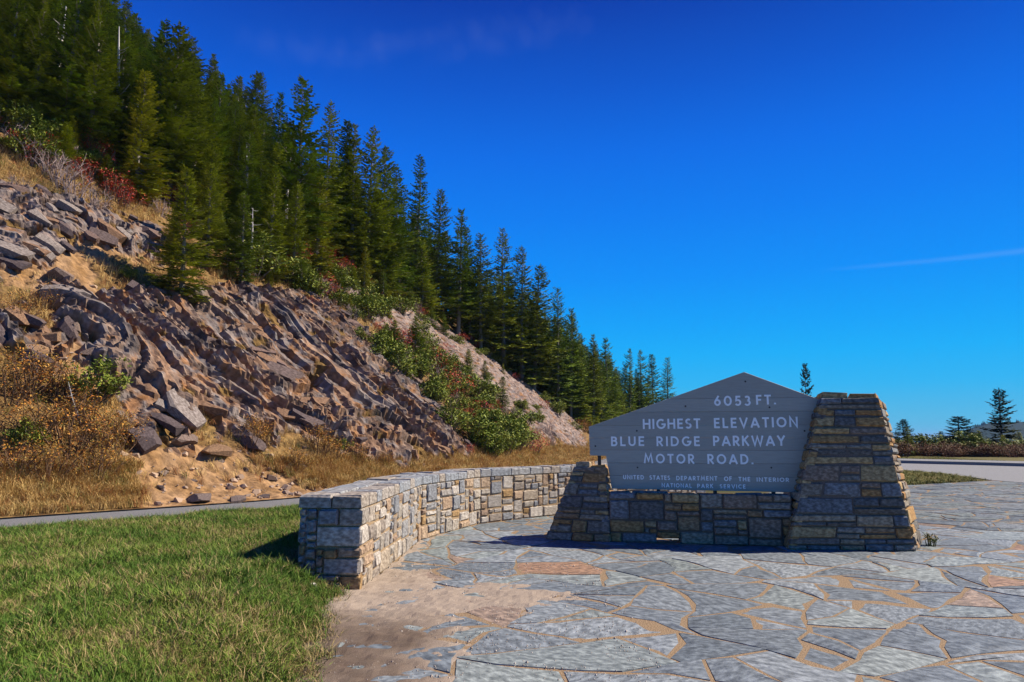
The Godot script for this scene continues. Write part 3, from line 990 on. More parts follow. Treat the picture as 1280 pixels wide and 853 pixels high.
func build_board() -> void:
	var o := thing("sign_board", "grey peaked wooden sign board with white lettering held between the stone piers", "sign", Vector3(1.18, 0, -10.35))
	o.rotation.y = -atan2(0.18597, 0.98255)
	var shape := PackedVector2Array([Vector2(-0.026, 1.645), Vector2(-0.013, 1.219), Vector2(0.226, 1.215), Vector2(0.299, 0.737), Vector2(2.92, 0.721), Vector2(3.19, 1.809), Vector2(3.30, 2.007), Vector2(2.25, 2.435)])
	var cuts := [0.70, 0.927, 1.114, 1.302, 1.478, 1.66, 1.859, 2.051, 2.5]
	var th := 0.055
	for k in cuts.size() - 1:
		var lo: float = cuts[k] + 0.0006
		var hi: float = cuts[k + 1] - 0.0006
		for piece in Geometry2D.intersect_polygons(shape, PackedVector2Array([Vector2(-1, lo), Vector2(5, lo + 0.004), Vector2(5, hi + 0.004), Vector2(-1, hi)])):
			var inner := PackedVector2Array()
			var off: Array = Geometry2D.offset_polygon(piece, -0.004, Geometry2D.JOIN_MITER)
			if off.is_empty() or off[0].size() != piece.size(): inner = piece
			else: inner = off[0]
			# line up the two outlines
			var best := 0
			for j in inner.size():
				if inner[j].distance_to(piece[0]) < inner[best].distance_to(piece[0]): best = j
			var g := geo()
			var n: int = piece.size()
			var zf := rf(-0.001, 0.0015)
			for j in n:
				var a: Vector2 = piece[j]; var b: Vector2 = piece[(j + 1) % n]
				var c := inner[(best + j) % n]; var e := inner[(best + j + 1) % n]
				g.quad(Vector3(a.x, a.y, zf - 0.004), Vector3(b.x, b.y, zf - 0.004), Vector3(e.x, e.y, zf), Vector3(c.x, c.y, zf))
				g.quad(Vector3(a.x, a.y, zf - 0.004), Vector3(b.x, b.y, zf - 0.004), Vector3(b.x, b.y, -th), Vector3(a.x, a.y, -th))
			var tr := Geometry2D.triangulate_polygon(inner)
			for j in range(0, tr.size(), 3): g.tri(Vector3(inner[tr[j]].x, inner[tr[j]].y, zf), Vector3(inner[tr[j + 1]].x, inner[tr[j + 1]].y, zf), Vector3(inner[tr[j + 2]].x, inner[tr[j + 2]].y, zf))
			var tb := Geometry2D.triangulate_polygon(piece)
			for j in range(0, tb.size(), 3): g.tri(Vector3(piece[tb[j]].x, piece[tb[j]].y, -th), Vector3(piece[tb[j + 1]].x, piece[tb[j + 1]].y, -th), Vector3(piece[tb[j + 2]].x, piece[tb[j + 2]].y, -th))
			part("plank", g.mesh(), M.boards[k % M.boards.size()], o)
	# back battens that hold the planks
	for x in [0.75, 2.5]:
		var c := []
		for y in [0.78, 1.6]:
			for e in [[x, -th - 0.002], [x + 0.12, -th - 0.002], [x + 0.12, -th - 0.05], [x, -th - 0.05]]: c.append(Vector3(e[0], y, e[1]))
		part("batten", hexa(c), M.boards[0], o)
	# feet under the board, standing on the base wall and the smaller pier
	for e in [[0.10, 1.08, 1.217], [0.95, 0.69, 0.731], [1.75, 0.69, 0.726], [2.55, 0.69, 0.722]]:
		var c := []
		for y in [e[1], e[2]]:
			for q in [[e[0], -0.008], [e[0] + 0.05, -0.008], [e[0] + 0.05, -0.05], [e[0], -0.05]]: c.append(Vector3(q[0], y, q[1]))
		part("bracket", hexa(c), M.iron, o)
	var words := [
		["6053", 1.809, 2.319, 1.945, 1.941, 0.145], ["FT.", 2.397, 2.668, 1.956, 1.959, 0.141], ["HIGHEST", 0.777, 1.603, 1.610, 1.616, 0.148], ["ELEVATION", 1.796, 2.948, 1.621, 1.635, 0.146],
		["BLUE", 0.304, 0.792, 1.359, 1.363, 0.141], ["RIDGE", 0.968, 1.588, 1.360, 1.362, 0.142], ["PARKWAY", 1.773, 2.764, 1.365, 1.370, 0.146], ["MOTOR", 0.777, 1.500, 1.112, 1.109, 0.138], ["ROAD.", 1.684, 2.319, 1.107, 1.107, 0.142],
		["UNITED", 0.472, 0.771, 0.878, 0.876, 0.060], ["STATES", 0.852, 1.147, 0.874, 0.872, 0.062], ["DEPARTMENT", 1.235, 1.810, 0.870, 0.872, 0.062], ["OF", 1.904, 2.012, 0.867, 0.869, 0.064], ["THE", 2.103, 2.264, 0.867, 0.866, 0.061], ["INTERIOR", 2.351, 2.788, 0.865, 0.865, 0.058],
		["NATIONAL", 1.024, 1.448, 0.768, 0.766, 0.059], ["PARK", 1.527, 1.749, 0.764, 0.765, 0.059], ["SERVICE", 1.840, 2.195, 0.763, 0.763, 0.058]]
	var G := glyphs()
	for w in words:
		var text: String = w[0]
		var size: float = w[5]
		var sum := 0.0
		for ch in text: sum += G[ch][0]
		var space: float = (w[2] - w[1]) / size
		var gap := 0.0
		var wide := 1.0
		if text.length() > 1: gap = (space - sum) / (text.length() - 1)
		if gap < 0.1:
			wide = (space - 0.1 * (text.length() - 1)) / sum
			gap = 0.1
		elif gap > 0.3:
			wide = (space - 0.3 * (text.length() - 1)) / sum
			gap = 0.3
		var x := 0.0
		for ch in text:
			var g := geo()
			var z := 0.006
			for p in G[ch][1]:
				var q := PackedVector2Array()
				for e in p: q.append(Vector2(e.x * wide * size, e.y * size))
				var closed: bool = ch in ["O", "0"] or (ch == "6" and p.size() > 10)
				stroke(g, q, (0.092 if size > 0.1 else 0.1) * size, closed, z, 0.0)
				z += 0.0007
			var l := part("letter", g.mesh(), M.white_paint, o)
			l.position = Vector3(w[1] + x * size, lerpf(w[3], w[4], x / space), 0)
			x += G[ch][0] * wide + gap
	for b in [[2.26, 2.295], [1.401, 1.943], [2.576, 1.917], [0.686, 1.585], [0.07, 1.358], [0.683, 1.048], [2.559, 1.061], [2.884, 0.889], [3.033, 1.579]]:
		var g := geo()
		for k in 8:
			var a := TAU * k / 8.0
			var c := TAU * (k + 1) / 8.0
			g.tri(Vector3(0, 0, 0.008), Vector3(cos(a) * 0.012, sin(a) * 0.012, 0.006), Vector3(cos(c) * 0.012, sin(c) * 0.012, 0.006))
			g.quad(Vector3(cos(a) * 0.012, sin(a) * 0.012, 0.006), Vector3(cos(c) * 0.012, sin(c) * 0.012, 0.006), Vector3(cos(c) * 0.013, sin(c) * 0.013, -0.002), Vector3(cos(a) * 0.013, sin(a) * 0.013, -0.002))
		var bo := part("bolt", g.mesh(), M.iron, o)
		bo.position = Vector3(b[0], b[1], 0)

# ------------------------------------------------------------------ plants
func tube(g: Geo, pts: Array, r0: float, r1: float, sides: int, col: Color) -> void:
	var prev := []
	for k in pts.size():
		var d: Vector3 = (pts[mini(k + 1, pts.size() - 1)] - pts[maxi(k - 1, 0)]).normalized()
		var ex := d.cross(Vector3(0.37, 0.21, 0.9)).normalized()
		var ey := d.cross(ex)
		var r := lerpf(r0, r1, k / float(pts.size() - 1))
		var ring := []
		for s in sides:
			var a := TAU * s / sides
			ring.append(pts[k] + (ex * cos(a) + ey * sin(a)) * r)
		if k > 0:
			for s in sides: g.quad(prev[s], prev[(s + 1) % sides], ring[(s + 1) % sides], ring[s], col)
		prev = ring

func leaf(g: Geo, p: Vector3, d: Vector3, side: Vector3, w: float, col: Color) -> void:
	g.quad(p, p + d * 0.5 + side * w, p + d, p + d * 0.45 - side * w, col)

# a fir: trunk with limbs, crown of flat needle sprays
func make_fir(h: float, rad: float, bare: float, fill: float, dark: Color, light: Color, fat := 1.0, called := "fir_tree") -> Node3D:
	var o := Node3D.new()
	o.set_meta("called", called)
	var tr := geo(true)
	var pts := []
	var lean := Vector3(rf(-0.02, 0.02), 0, rf(-0.02, 0.02))
	for k in 9:
		var f := k / 8.0
		pts.append(Vector3(sin(f * 5.0) * 0.03, -0.35 + (h + 0.3) * f, cos(f * 4.0) * 0.03) + lean * h * f)
	tube(tr, pts, 0.016 * h + 0.03, 0.008, 7, Color(0.19, 0.165, 0.14))
	var cr := geo(true)
	var flag_side := rf(0.0, TAU)
	var flag := rf(0.08, 0.32)
	var y := h * bare
	while y < h * 0.985:
		var f := (y - h * bare) / (h * (1.0 - bare))
		var count := int(lerpf(9.0, 5.0, f) * rf(0.8, 1.25) * sqrt(fill))
		var a0 := rf(0.0, TAU)
		for k in count:
			if rng.randf() < 0.13: continue
			var az := a0 + TAU * k / count + rf(-0.35, 0.35)
			var len := (rad * pow(1.0 - f, 0.82) + 0.09) * rf(0.5, 1.25) * (1.0 + flag * sin(az + flag_side))
			if f < 0.12: len *= rf(0.55, 1.0)
			var dir := Vector3(cos(az), 0, sin(az))
			var rise := lerpf(-0.16, 0.75, pow(f, 1.3)) + rf(-0.12, 0.12)
			var org := Vector3(0, y, 0) + lean * y + Vector3(0, rf(-0.08, 0.08), 0)
			var at := func(q: float) -> Vector3: return org + dir * len * q + Vector3(0, len * (rise * q - 0.22 * q + 0.24 * q * q), 0)
			tube(tr, [org, at.call(0.5), at.call(0.93)], 0.012 + 0.006 * len, 0.004, 3, Color(0.14, 0.11, 0.085))
			var tone := rng.randf()
			var m := int(len / 0.085 * fill) + 3
			for j in m:
				var q := lerpf(0.14, 1.0, (j + rng.randf()) / m)
				var p: Vector3 = at.call(q)
				var tl := (0.36 * len * (1.05 - q) + 0.13) * rf(0.7, 1.2)
				var sd := 1.0 if j % 2 == 0 else -1.0
				var fw := (dir.rotated(Vector3.UP, sd * rf(0.55, 1.05)) + Vector3(0, rf(-0.22, 0.2) + rise * 0.3, 0)).normalized()
				var sidev := fw.cross(Vector3(rf(-0.5, 0.5), 1.0, rf(-0.5, 0.5))).normalized()
				var col := dark.lerp(light, clampf(tone * 0.6 + rf(0.0, 0.45), 0.0, 1.0))
				leaf(cr, p, fw * tl, sidev, (0.030 + 0.03 * tl) * fat, col)
				for e in 2:
					var e1 := 1.0 if e == 0 else -1.0
					var p2 := p + fw * tl * rf(0.25, 0.6)
					var f2 := (fw.rotated(Vector3.UP, e1 * rf(0.5, 0.9)) + Vector3(0, rf(-0.1, 0.25), 0)).normalized()
					leaf(cr, p2, f2 * tl * rf(0.35, 0.6), f2.cross(Vector3(rf(-0.5, 0.5), 1, rf(-0.5, 0.5))).normalized(), 0.028 * fat, col)
			var tip: Vector3 = at.call(0.93)
			leaf(cr, tip, (dir + Vector3(0, rise * 0.6 + 0.1, 0)).normalized() * 0.18, dir.rotated(Vector3.UP, PI / 2), 0.03, light)
		y += lerpf(0.25, 0.15, f) * rf(0.8, 1.2) / fill * (0.35 + 0.05 * h)
	for k in 5: leaf(cr, Vector3(0, h * 0.97 - k * 0.05, 0) + lean * h, Vector3(rf(-0.05, 0.05), 0.2, rf(-0.05, 0.05)), Vector3(cos(k * 1.3), 0, sin(k * 1.3)), 0.02, dark)
	part("trunk", tr.mesh(), M.bark, o)
	part("crown", cr.mesh(), M.needles, o)
	return o

func make_shrub(called: String, h: float, rad: float, stems: int, leaves: int, leaf_len: float, leaf_wid: float, pal: Array, wood: Color, twigs: int) -> Node3D:
	var o := Node3D.new()
	o.set_meta("called", called)
	var st := geo(true)
	var fo := geo(true)
	for k in stems:
		var az := TAU * k / stems + rf(-0.5, 0.5)
		var out := pow(rng.randf(), 0.6)
		var tip := Vector3(cos(az) * rad * out, h * (1.0 - 0.5 * out * out) * rf(0.75, 1.1), sin(az) * rad * out)
		var foot := Vector3(cos(az), 0, sin(az)) * rad * 0.12 + Vector3(0, -0.25, 0)
		var bend := Vector3(rf(-0.12, 0.12), rf(0.0, 0.2), rf(-0.12, 0.12)) * h
		var pts := []
		for j in 5:
			var f := j / 4.0
			pts.append(foot.lerp(tip, f) + bend * sin(f * PI))
		tube(st, pts, 0.012 + 0.010 * h, 0.004, 4, wood)
		var ends := [tip]
		for j in twigs:
			var f := rf(0.3, 0.95)
			var b: Vector3 = foot.lerp(tip, f) + bend * sin(f * PI)
			var e := b + Vector3(rf(-1, 1), rf(0.1, 1.1), rf(-1, 1)).normalized() * h * rf(0.15, 0.4)
			tube(st, [b, b.lerp(e, 0.5) + Vector3(rf(-0.02, 0.02), 0.02, rf(-0.02, 0.02)), e], 0.007, 0.003, 3, wood)
			ends.append(e)
		for j in leaves:
			var e: Vector3 = ends[rng.randi() % ends.size()]
			var p := e + Vector3(rf(-1, 1), rf(-1, 0.8), rf(-1, 1)) * h * 0.13
			var d := Vector3(rf(-1, 1), rf(-0.35, 0.8), rf(-1, 1)).normalized()
			leaf(fo, p, d * leaf_len * rf(0.7, 1.3), d.cross(Vector3(rf(-1, 1), 1.2, rf(-1, 1))).normalized(), leaf_wid * rf(0.7, 1.2), (pal[rng.randi() % pal.size()] as Color).lerp(pal[rng.randi() % pal.size()], rng.randf()))
	part("stems", st.mesh(), M.wood_vc, o)
	if leaves > 0: part("foliage", fo.mesh(), M.leaf_vc, o)
	return o

func make_snag(h: float) -> Node3D:
	var o := Node3D.new()
	o.set_meta("called", "dead_tree")
	var g := geo(true)
	var pts := []
	for k in 8: pts.append(Vector3(sin(k * 1.1) * 0.025 * h * 0.3, -0.4 + (h + 0.4) * k / 7.0, cos(k * 0.8) * 0.02 * h * 0.3))
	tube(g, pts, 0.018 * h + 0.03, 0.014, 6, Color(0.5, 0.46, 0.41))
	part("trunk", g.mesh(), M.wood_vc, o)
	for k in 11:
		var b := geo(true)
		var f := rf(0.35, 0.98)
		var az := rf(0, TAU)
		var p := Vector3(0, h * f, 0)
		var e := p + Vector3(cos(az), rf(-0.1, 0.5), sin(az)) * rf(0.3, 0.8) * (1.3 - f) * 1.2
		tube(b, [p, p.lerp(e, 0.5) + Vector3(0, -0.03, 0), e], 0.016, 0.005, 4, Color(0.46, 0.42, 0.38))
		part("branch", b.mesh(), M.wood_vc, o)
	return o

func stick(u: float, t: float, sink := 0.0) -> Vector3:
	return hill(u, t) - Vector3(0, sink, 0)

func spot(u: float, t: float) -> String:
	if u > 5.75: return "at the far low end of the forested slope"
	if u > 4.55: return "above the pale smooth rock slab" if t > 11.0 else "on or below the pale smooth rock slab"
	if u > 4.1 and t < 12.0: return "in the gully between the two rock faces"
	if t < 4.2: return "at the foot of the dark rock outcrop" if u > 2.7 else "at the foot of the slope by the road bend"
	if t < 10.5: return "on the dark layered rock outcrop" if u > 2.5 else "below the upper rock ledges"
	return "above the dark layered rock outcrop" if u > 3.65 else "above the upper rock ledges"

func place(protos: Array, base: int, at: Vector3, sc: Vector3, label: String, category: String, group: String) -> Node3D:
	var p: Node3D = protos[base % protos.size()]
	var r := copy(p, at, rf(0.0, TAU), sc, label, group)
	tag(r, label, category, group)
	return r

func tuft_mesh(blades: int, h: float, spread: float, width: float) -> ArrayMesh:
	var g := geo()
	for k in blades:
		var az := rf(0, TAU)
		var p := Vector3(rf(-1, 1), 0, rf(-1, 1)) * spread * 0.5
		var d := Vector3(cos(az), 0, sin(az))
		var hh := h * rf(0.55, 1.15)
		var lean := rf(0.2, 1.7) * hh
		var side := d.rotated(Vector3.UP, PI / 2) * width * rf(0.7, 1.2)
		var m := p + d * lean * 0.35 + Vector3(0, hh * 0.62, 0)
		var e := p + d * lean + Vector3(0, hh, 0)
		g.quad(p - side - Vector3(0, 0.02, 0), p + side - Vector3(0, 0.02, 0), m + side * 0.8, m - side * 0.8)
		g.tri(m - side * 0.8, m + side * 0.8, e)
	return g.mesh()

func scatter(called: String, label: String, mesh: Mesh, spots: Array) -> void:
	var mm := MultiMesh.new()
	mm.transform_format = MultiMesh.TRANSFORM_3D
	mm.use_colors = true
	mm.mesh = mesh
	mm.instance_count = spots.size()
	for k in spots.size():
		mm.set_instance_transform(k, spots[k][0])
		mm.set_instance_color(k, spots[k][1])
	var o := MultiMeshInstance3D.new()
	o.name = numbered(called)
	o.multimesh = mm
	o.material_override = M.grass
	add_child(o)
	tag(o, label, "grass", "", "stuff")

func build_grass() -> void:
	var spots := []
	var spots2 := []
	var tries := 0
	while tries < 330000:
		tries += 1
		var z := -2.6 - 12.6 * pow(rng.randf(), 1.25)
		var x := rf(-1.0, 0.0) * (6.0 + absf(z) * 0.42) - 0.9
		if absf(x) > -z * 0.8 + 1.2: continue
		var wob := 0.10 * n_soft.get_noise_2d(z * 5.0, 3.0) + 0.05 * n_soft.get_noise_2d(x * 14.0, z * 14.0)
		var ex := lookup([-16.0, -13.3, -12.2, -10.25, -6.9, -6.88, -6.3, -4.5, -2.0], [-2.2, -0.3, -1.3, -1.98, -2.12, -1.58, -1.44, -1.16, -1.0], z)
		if x > ex - 0.02 + wob: continue
		if x > ex - 0.3 + wob * 2.0 and rng.randf() < 0.5: continue
		var t := base_near(x, z)
		if t > -6.5: continue
		var n := n_soft.get_noise_2d(x * 1.6, z * 1.6) + 0.5 * n_soft.get_noise_2d(x * 5.0, z * 5.0)
		var c := Color(0.065, 0.13, 0.016).lerp(Color(0.17, 0.225, 0.03), clampf(rng.randf() * 0.7 + n * 0.6, 0.0, 1.0))
		if rng.randf() < 0.13 + 0.5 * clampf(n + 0.05, 0.0, 0.8) + (0.4 if x > ex - 0.22 + wob else 0.0): c = Color(0.24, 0.19, 0.07).lerp(Color(0.38, 0.27, 0.13), rng.randf())
		var s := rf(0.7, 1.25) * (1.0 + 0.55 * n_soft.get_noise_2d(x * 3.0 + 70.0, z * 3.0))
		var b := Basis.from_euler(Vector3(rf(-0.5, 0.5), rf(0, TAU), rf(-0.5, 0.5))).scaled(Vector3(s, s * rf(0.7, 1.1), s))
		(spots if rng.randf() < 0.6 else spots2).append([Transform3D(b, Vector3(x, land(x, z) - 0.005, z)), c])
		if spots.size() + spots2.size() > 95000: break
	scatter("lawn_grass", "short green lawn grass flecked with straw blades", tuft_mesh(9, 0.050, 0.07, 0.0021), spots)
	scatter("lawn_grass", "longer green lawn blades lying across the lawn", tuft_mesh(7, 0.066, 0.08, 0.0025), spots2)
	# dry grass along the foot of the slope and on its ledges
	spots = []
	for k in 26000:
		var u := rf(1.75, 5.6)
		var t := rf(0.0, 2.2) if rng.randf() < 0.62 else rf(1.5, 19.0)
		if t > tree_line(u): continue
		var kind := surface_kind(u, t)
		if kind != 20 and not (kind == 10 and rng.randf() < 0.04): continue
		if t < 0.12 or (u > 2.38 and u < 3.06 and t < 1.3 and rng.randf() < 0.93): continue
		var s := rf(0.5, 1.15) * (0.75 if t < 0.7 else 1.0)
		var p := hill(u, t) + Vector3(0, 0.02, 0)
		var c := Color(0.40, 0.24, 0.075).lerp(Color(0.58, 0.41, 0.16), rng.randf())
		if rng.randf() < 0.16: c = Color(0.27, 0.105, 0.035)
		if rng.randf() < 0.10: c = Color(0.14, 0.15, 0.03)
		spots.append([Transform3D(Basis.from_euler(Vector3(rf(-0.3, 0.3), rf(0, TAU), rf(-0.3, 0.3))).scaled(Vector3(s, s, s)), p), c])
	scatter("dry_grass", "golden dry grass tufts along the foot and ledges of the rocky slope", tuft_mesh(16, 0.30, 0.22, 0.006), spots)
	# short grass by the far road
	spots = []
	for k in 16000:
		var x := rf(9.0, 30.0)
		var z := rf(-49.0, -19.5)
		var p := Vector2(x, z)
		if Geometry2D.is_point_in_polygon(p, PLAZA): continue
		var in_wedge := Geometry2D.is_point_in_polygon(p, WEDGE)
		if not in_wedge and not (z < -42.0): continue
		var c := Color(0.09, 0.12, 0.02).lerp(Color(0.26, 0.21, 0.06), rng.randf())
		var s := rf(0.8, 1.4)
		spots.append([Transform3D(Basis.from_euler(Vector3(0, rf(0, TAU), 0)).scaled(Vector3(s, s, s)), Vector3(x, -0.03, z)), c])
	scatter("verge_grass", "short yellowish grass between the plaza and the pale road", tuft_mesh(14, 0.10, 0.22, 0.006), spots)

var WEDGE := PackedVector2Array([Vector2(6.0, -18.6), Vector2(12.3, -21.75), Vector2(16.5, -24.05), Vector2(17.5, -28.4), Vector2(17.4, -31.1), Vector2(17.5, -33.5), Vector2(18.3, -38.0), Vector2(10, -40.0), Vector2(7, -30)])

func build_forest() -> void:
	var dark := Color(0.03, 0.058, 0.013)
	var light := Color(0.26, 0.33, 0.03)
	var tall := []
	for k in 8:
		var tint: Color = [Color(1, 1, 1), Color(0.75, 0.9, 1.1), Color(1.25, 1.1, 0.9), Color(0.85, 0.95, 1.0), Color(1.1, 1.0, 1.0), Color(1.35, 1.2, 0.9), Color(0.7, 0.8, 1.0), Color(1.0, 1.05, 1.0)][k]
		tall.append(make_fir(9.0, rf(1.5, 2.4), rf(0.03, 0.2), rf(0.78, 0.98), dark * tint, light * tint, rf(1.45, 1.8)))
	var young := []
	for k in 5:
		var tint: Color = [Color(1, 1, 1), Color(0.8, 0.9, 1.0), Color(1.15, 1.05, 0.9), Color(0.7, 0.8, 1.0), Color(1.1, 1.1, 1.0)][k]
		young.append(make_fir(5.0, rf(1.1, 1.6), 0.02, rf(0.9, 1.1), dark.lerp(light, 0.15) * tint, Color(0.36, 0.39, 0.034) * tint, 1.25))
	var thin := []
	for k in 3: thin.append(make_fir(5.0, rf(1.35, 1.7), 0.06, 0.8, Color(0.016, 0.026, 0.012), Color(0.04, 0.055, 0.016), 2.2))
	var lab_tall := "tall dark fir in the dense forest "
	var lab_young := "young yellow-green fir on the forest edge "
	var sky := [[2.91, 21.9, 8.3], [3.06, 21.6, 8.1], [3.28, 21.2, 9.8], [3.47, 20.6, 9.4], [4.20, 28.6, 9.2], [3.82, 19.2, 10.1], [3.88, 18.8, 10.4], [5.05, 40.3, 9.1], [5.10, 38.4, 9.3], [5.96, 57.4, 12.5], [5.30, 37.2, 11.3], [4.92, 27.2, 10.3], [4.37, 16.1, 12.6], [4.72, 19.0, 12.4], [4.82, 18.9, 12.1], [4.82, 17.9, 12.6], [4.88, 17.6, 13.2], [4.96, 17.1, 12.8], [5.07, 17.0, 12.3], [5.22, 17.2, 14.3], [5.34, 16.4, 13.1], [5.40, 14.6, 12.9], [5.46, 13.9, 12.1], [5.47, 12.9, 12.3], [5.54, 11.1, 14.8], [5.60, 9.6, 14.4], [5.64, 8.7, 13.6], [5.73, 6.6, 13.3], [5.80, 5.7, 12.1], [5.83, 5.4, 12.0], [5.97, 4.3, 11.4], [6.15, 3.7, 12.4], [6.48, 3.5, 12.8], [6.68, 3.4, 13.8], [6.88, 3.7, 14.4], [7.05, 3.4, 15.0]]
	var spots := []
	for e in sky:
		var s: float = e[2] / 9.0
		place(tall, rng.randi(), stick(e[0], e[1]), Vector3(s * rf(0.8, 1.0), s, s * rf(0.8, 1.0)), lab_tall + spot(e[0], e[1]), "fir tree", "tall firs " + spot(e[0], e[1]))
		spots.append(Vector2(hill(e[0], e[1]).x, hill(e[0], e[1]).z))
	var edge := [[3.647, 12.8, 5.1], [3.807, 12.3, 4.5], [4.072, 13.8, 5.9], [4.227, 14.2, 5.8], [3.892, 19.3, 5.8], [3.592, 21.3, 6.1], [3.772, 21.5, 7.7], [3.577, 17.6, 6.8], [3.387, 23.9, 7.8], [3.072, 23.6, 7.5], [4.032, 19.1, 7.2], [4.432, 15.3, 6.9], [4.888, 18.9, 8.4], [4.943, 16.7, 7.8], [4.672, 13.3, 3.1], [5.188, 16.0, 7.0], [5.573, 17.8, 9.9], [5.648, 14.8, 9.1], [5.963, 14.6, 11.4], [5.828, 10.2, 10.4], [5.928, 8.2, 9.8], [5.838, 5.2, 7.8], [6.028, 3.7, 6.9], [4.722, 15.5, 3.6], [5.688, 16.3, 5.7]]
	for e in edge:
		var s: float = e[2] / 5.0
		place(young, rng.randi(), stick(e[0], e[1]), Vector3(s * 0.9, s, s * 0.9), lab_young + spot(e[0], e[1]), "fir tree", "young firs " + spot(e[0], e[1]))
		spots.append(Vector2(hill(e[0], e[1]).x, hill(e[0], e[1]).z))
	var n := 0
	var tries := 0
	while n < 250 and tries < 20000:
		tries += 1
		var u := rf(2.2, 7.0)
		if n > 200: u = rf(5.7, 7.1)
		var tl := tree_line(u)
		var t := tl + 0.8 + (30.0 if n <= 200 else 9.0) * pow(rng.randf(), 1.35)
		if t > 48.0: continue
		var p := stick(u, t)
		if absf(p.x) > -p.z * 0.86: continue
		var ok := true
		for q in spots:
			if q.distance_squared_to(Vector2(p.x, p.z)) < 2.6:
				ok = false
				break
		if not ok: continue
		spots.append(Vector2(p.x, p.z))
		n += 1
		if t < tl + 5.0 and rng.randf() < 0.6:
			var s := rf(0.7, 1.35)
			place(young, rng.randi(), p, Vector3(s, s, s), lab_young + spot(u, t), "fir tree", "young firs " + spot(u, t))
		else:
			var s := rf(0.62, 0.95)
			if u > 5.75: s = rf(0.85, 1.15)
			place(tall, rng.randi(), p, Vector3(s * rf(0.8, 1.2), s, s * rf(0.8, 1.2)), lab_tall + spot(u, t), "fir tree", "tall firs " + spot(u, t))
	for k in 34:
		var u := rf(2.9, 5.9)
		var t := tree_line(u) - rf(-0.6, 3.6)
		if k > 26: t = rf(5.0, 14.0)
		if k > 26: u = rf(4.3, 5.4)
		var s := rf(0.18, 0.5)
		place(young, rng.randi(), stick(u, t), Vector3(s * 1.15, s, s * 1.15), "knee-high fir seedling " + spot(u, t), "fir tree", "fir seedlings " + spot(u, t))
	# single firs with a place of their own
	place(young, 0, stick(3.202, 9.7), Vector3(1.12, 1.12, 1.12), "bushy fir standing alone on the ledge above the dark rock outcrop", "fir tree", "")
	place(young, 1, stick(4.502, 8.8), Vector3(0.62, 0.56, 0.62), "small dark fir in the shrubby gully between two rock faces", "fir tree", "")
	place(young, 2, stick(3.387, 12.4), Vector3(0.5, 0.52, 0.5), "short fir tucked beside the bushy ledge fir", "fir tree", "")
	place(thin, 0, Vector3(42.6, land(42.6, -60) - 0.05, -60), Vector3(1.25, 1.28, 1.25), "dark open-branched fir rising above the russet shrubs by the road", "fir tree", "")
	place(thin, 1, Vector3(37.6, land(37.6, -58) - 0.05, -58), Vector3(1.5, 0.66, 1.5), "low wind-bent fir with flat layered limbs above the russet shrubs", "fir tree", "")
	place(thin, 2, Vector3(33.0, land(33.0, -58) - 0.05, -58), Vector3(0.9, 0.6, 0.9), "small fir rising beside the edge of the large stone pier", "fir tree", "")
	place(thin, 1, Vector3(29.9, land(29.9, -70) - 0.05, -70), Vector3(0.85, 2.0, 0.85), "slender fir whose tip shows above the sign board's sloping edge", "fir tree", "")
	for e in [[31.0, -54.0, 0.45], [34.6, -62.0, 0.42], [36.0, -66.0, 0.5], [40.0, -64.0, 0.4], [47.0, -61.0, 0.75], [45.0, -57.0, 0.5], [49.5, -60.0, 0.6], [32.0, -60.0, 0.5], [28.5, -57.0, 0.5], [30.2, -56.5, 0.55], [31.6, -57.5, 0.42], [33.8, -57.0, 0.36], [35.2, -57.6, 0.34], [36.6, -58.6, 0.4], [39.4, -58.0, 0.42], [44.0, -59.5, 0.5], [46.0, -58.6, 0.62], [41.0, -57.6, 0.36]]:
		var s: float = e[2]
		place(young, rng.randi(), Vector3(e[0], land(e[0], e[1]) - 0.02, e[1]), Vector3(s * 1.4, s, s * 1.4), "low dark fir in the thicket behind the russet shrubs", "fir tree", "low firs behind the russet shrubs")
	for pr in tall + young + thin: pr.free()

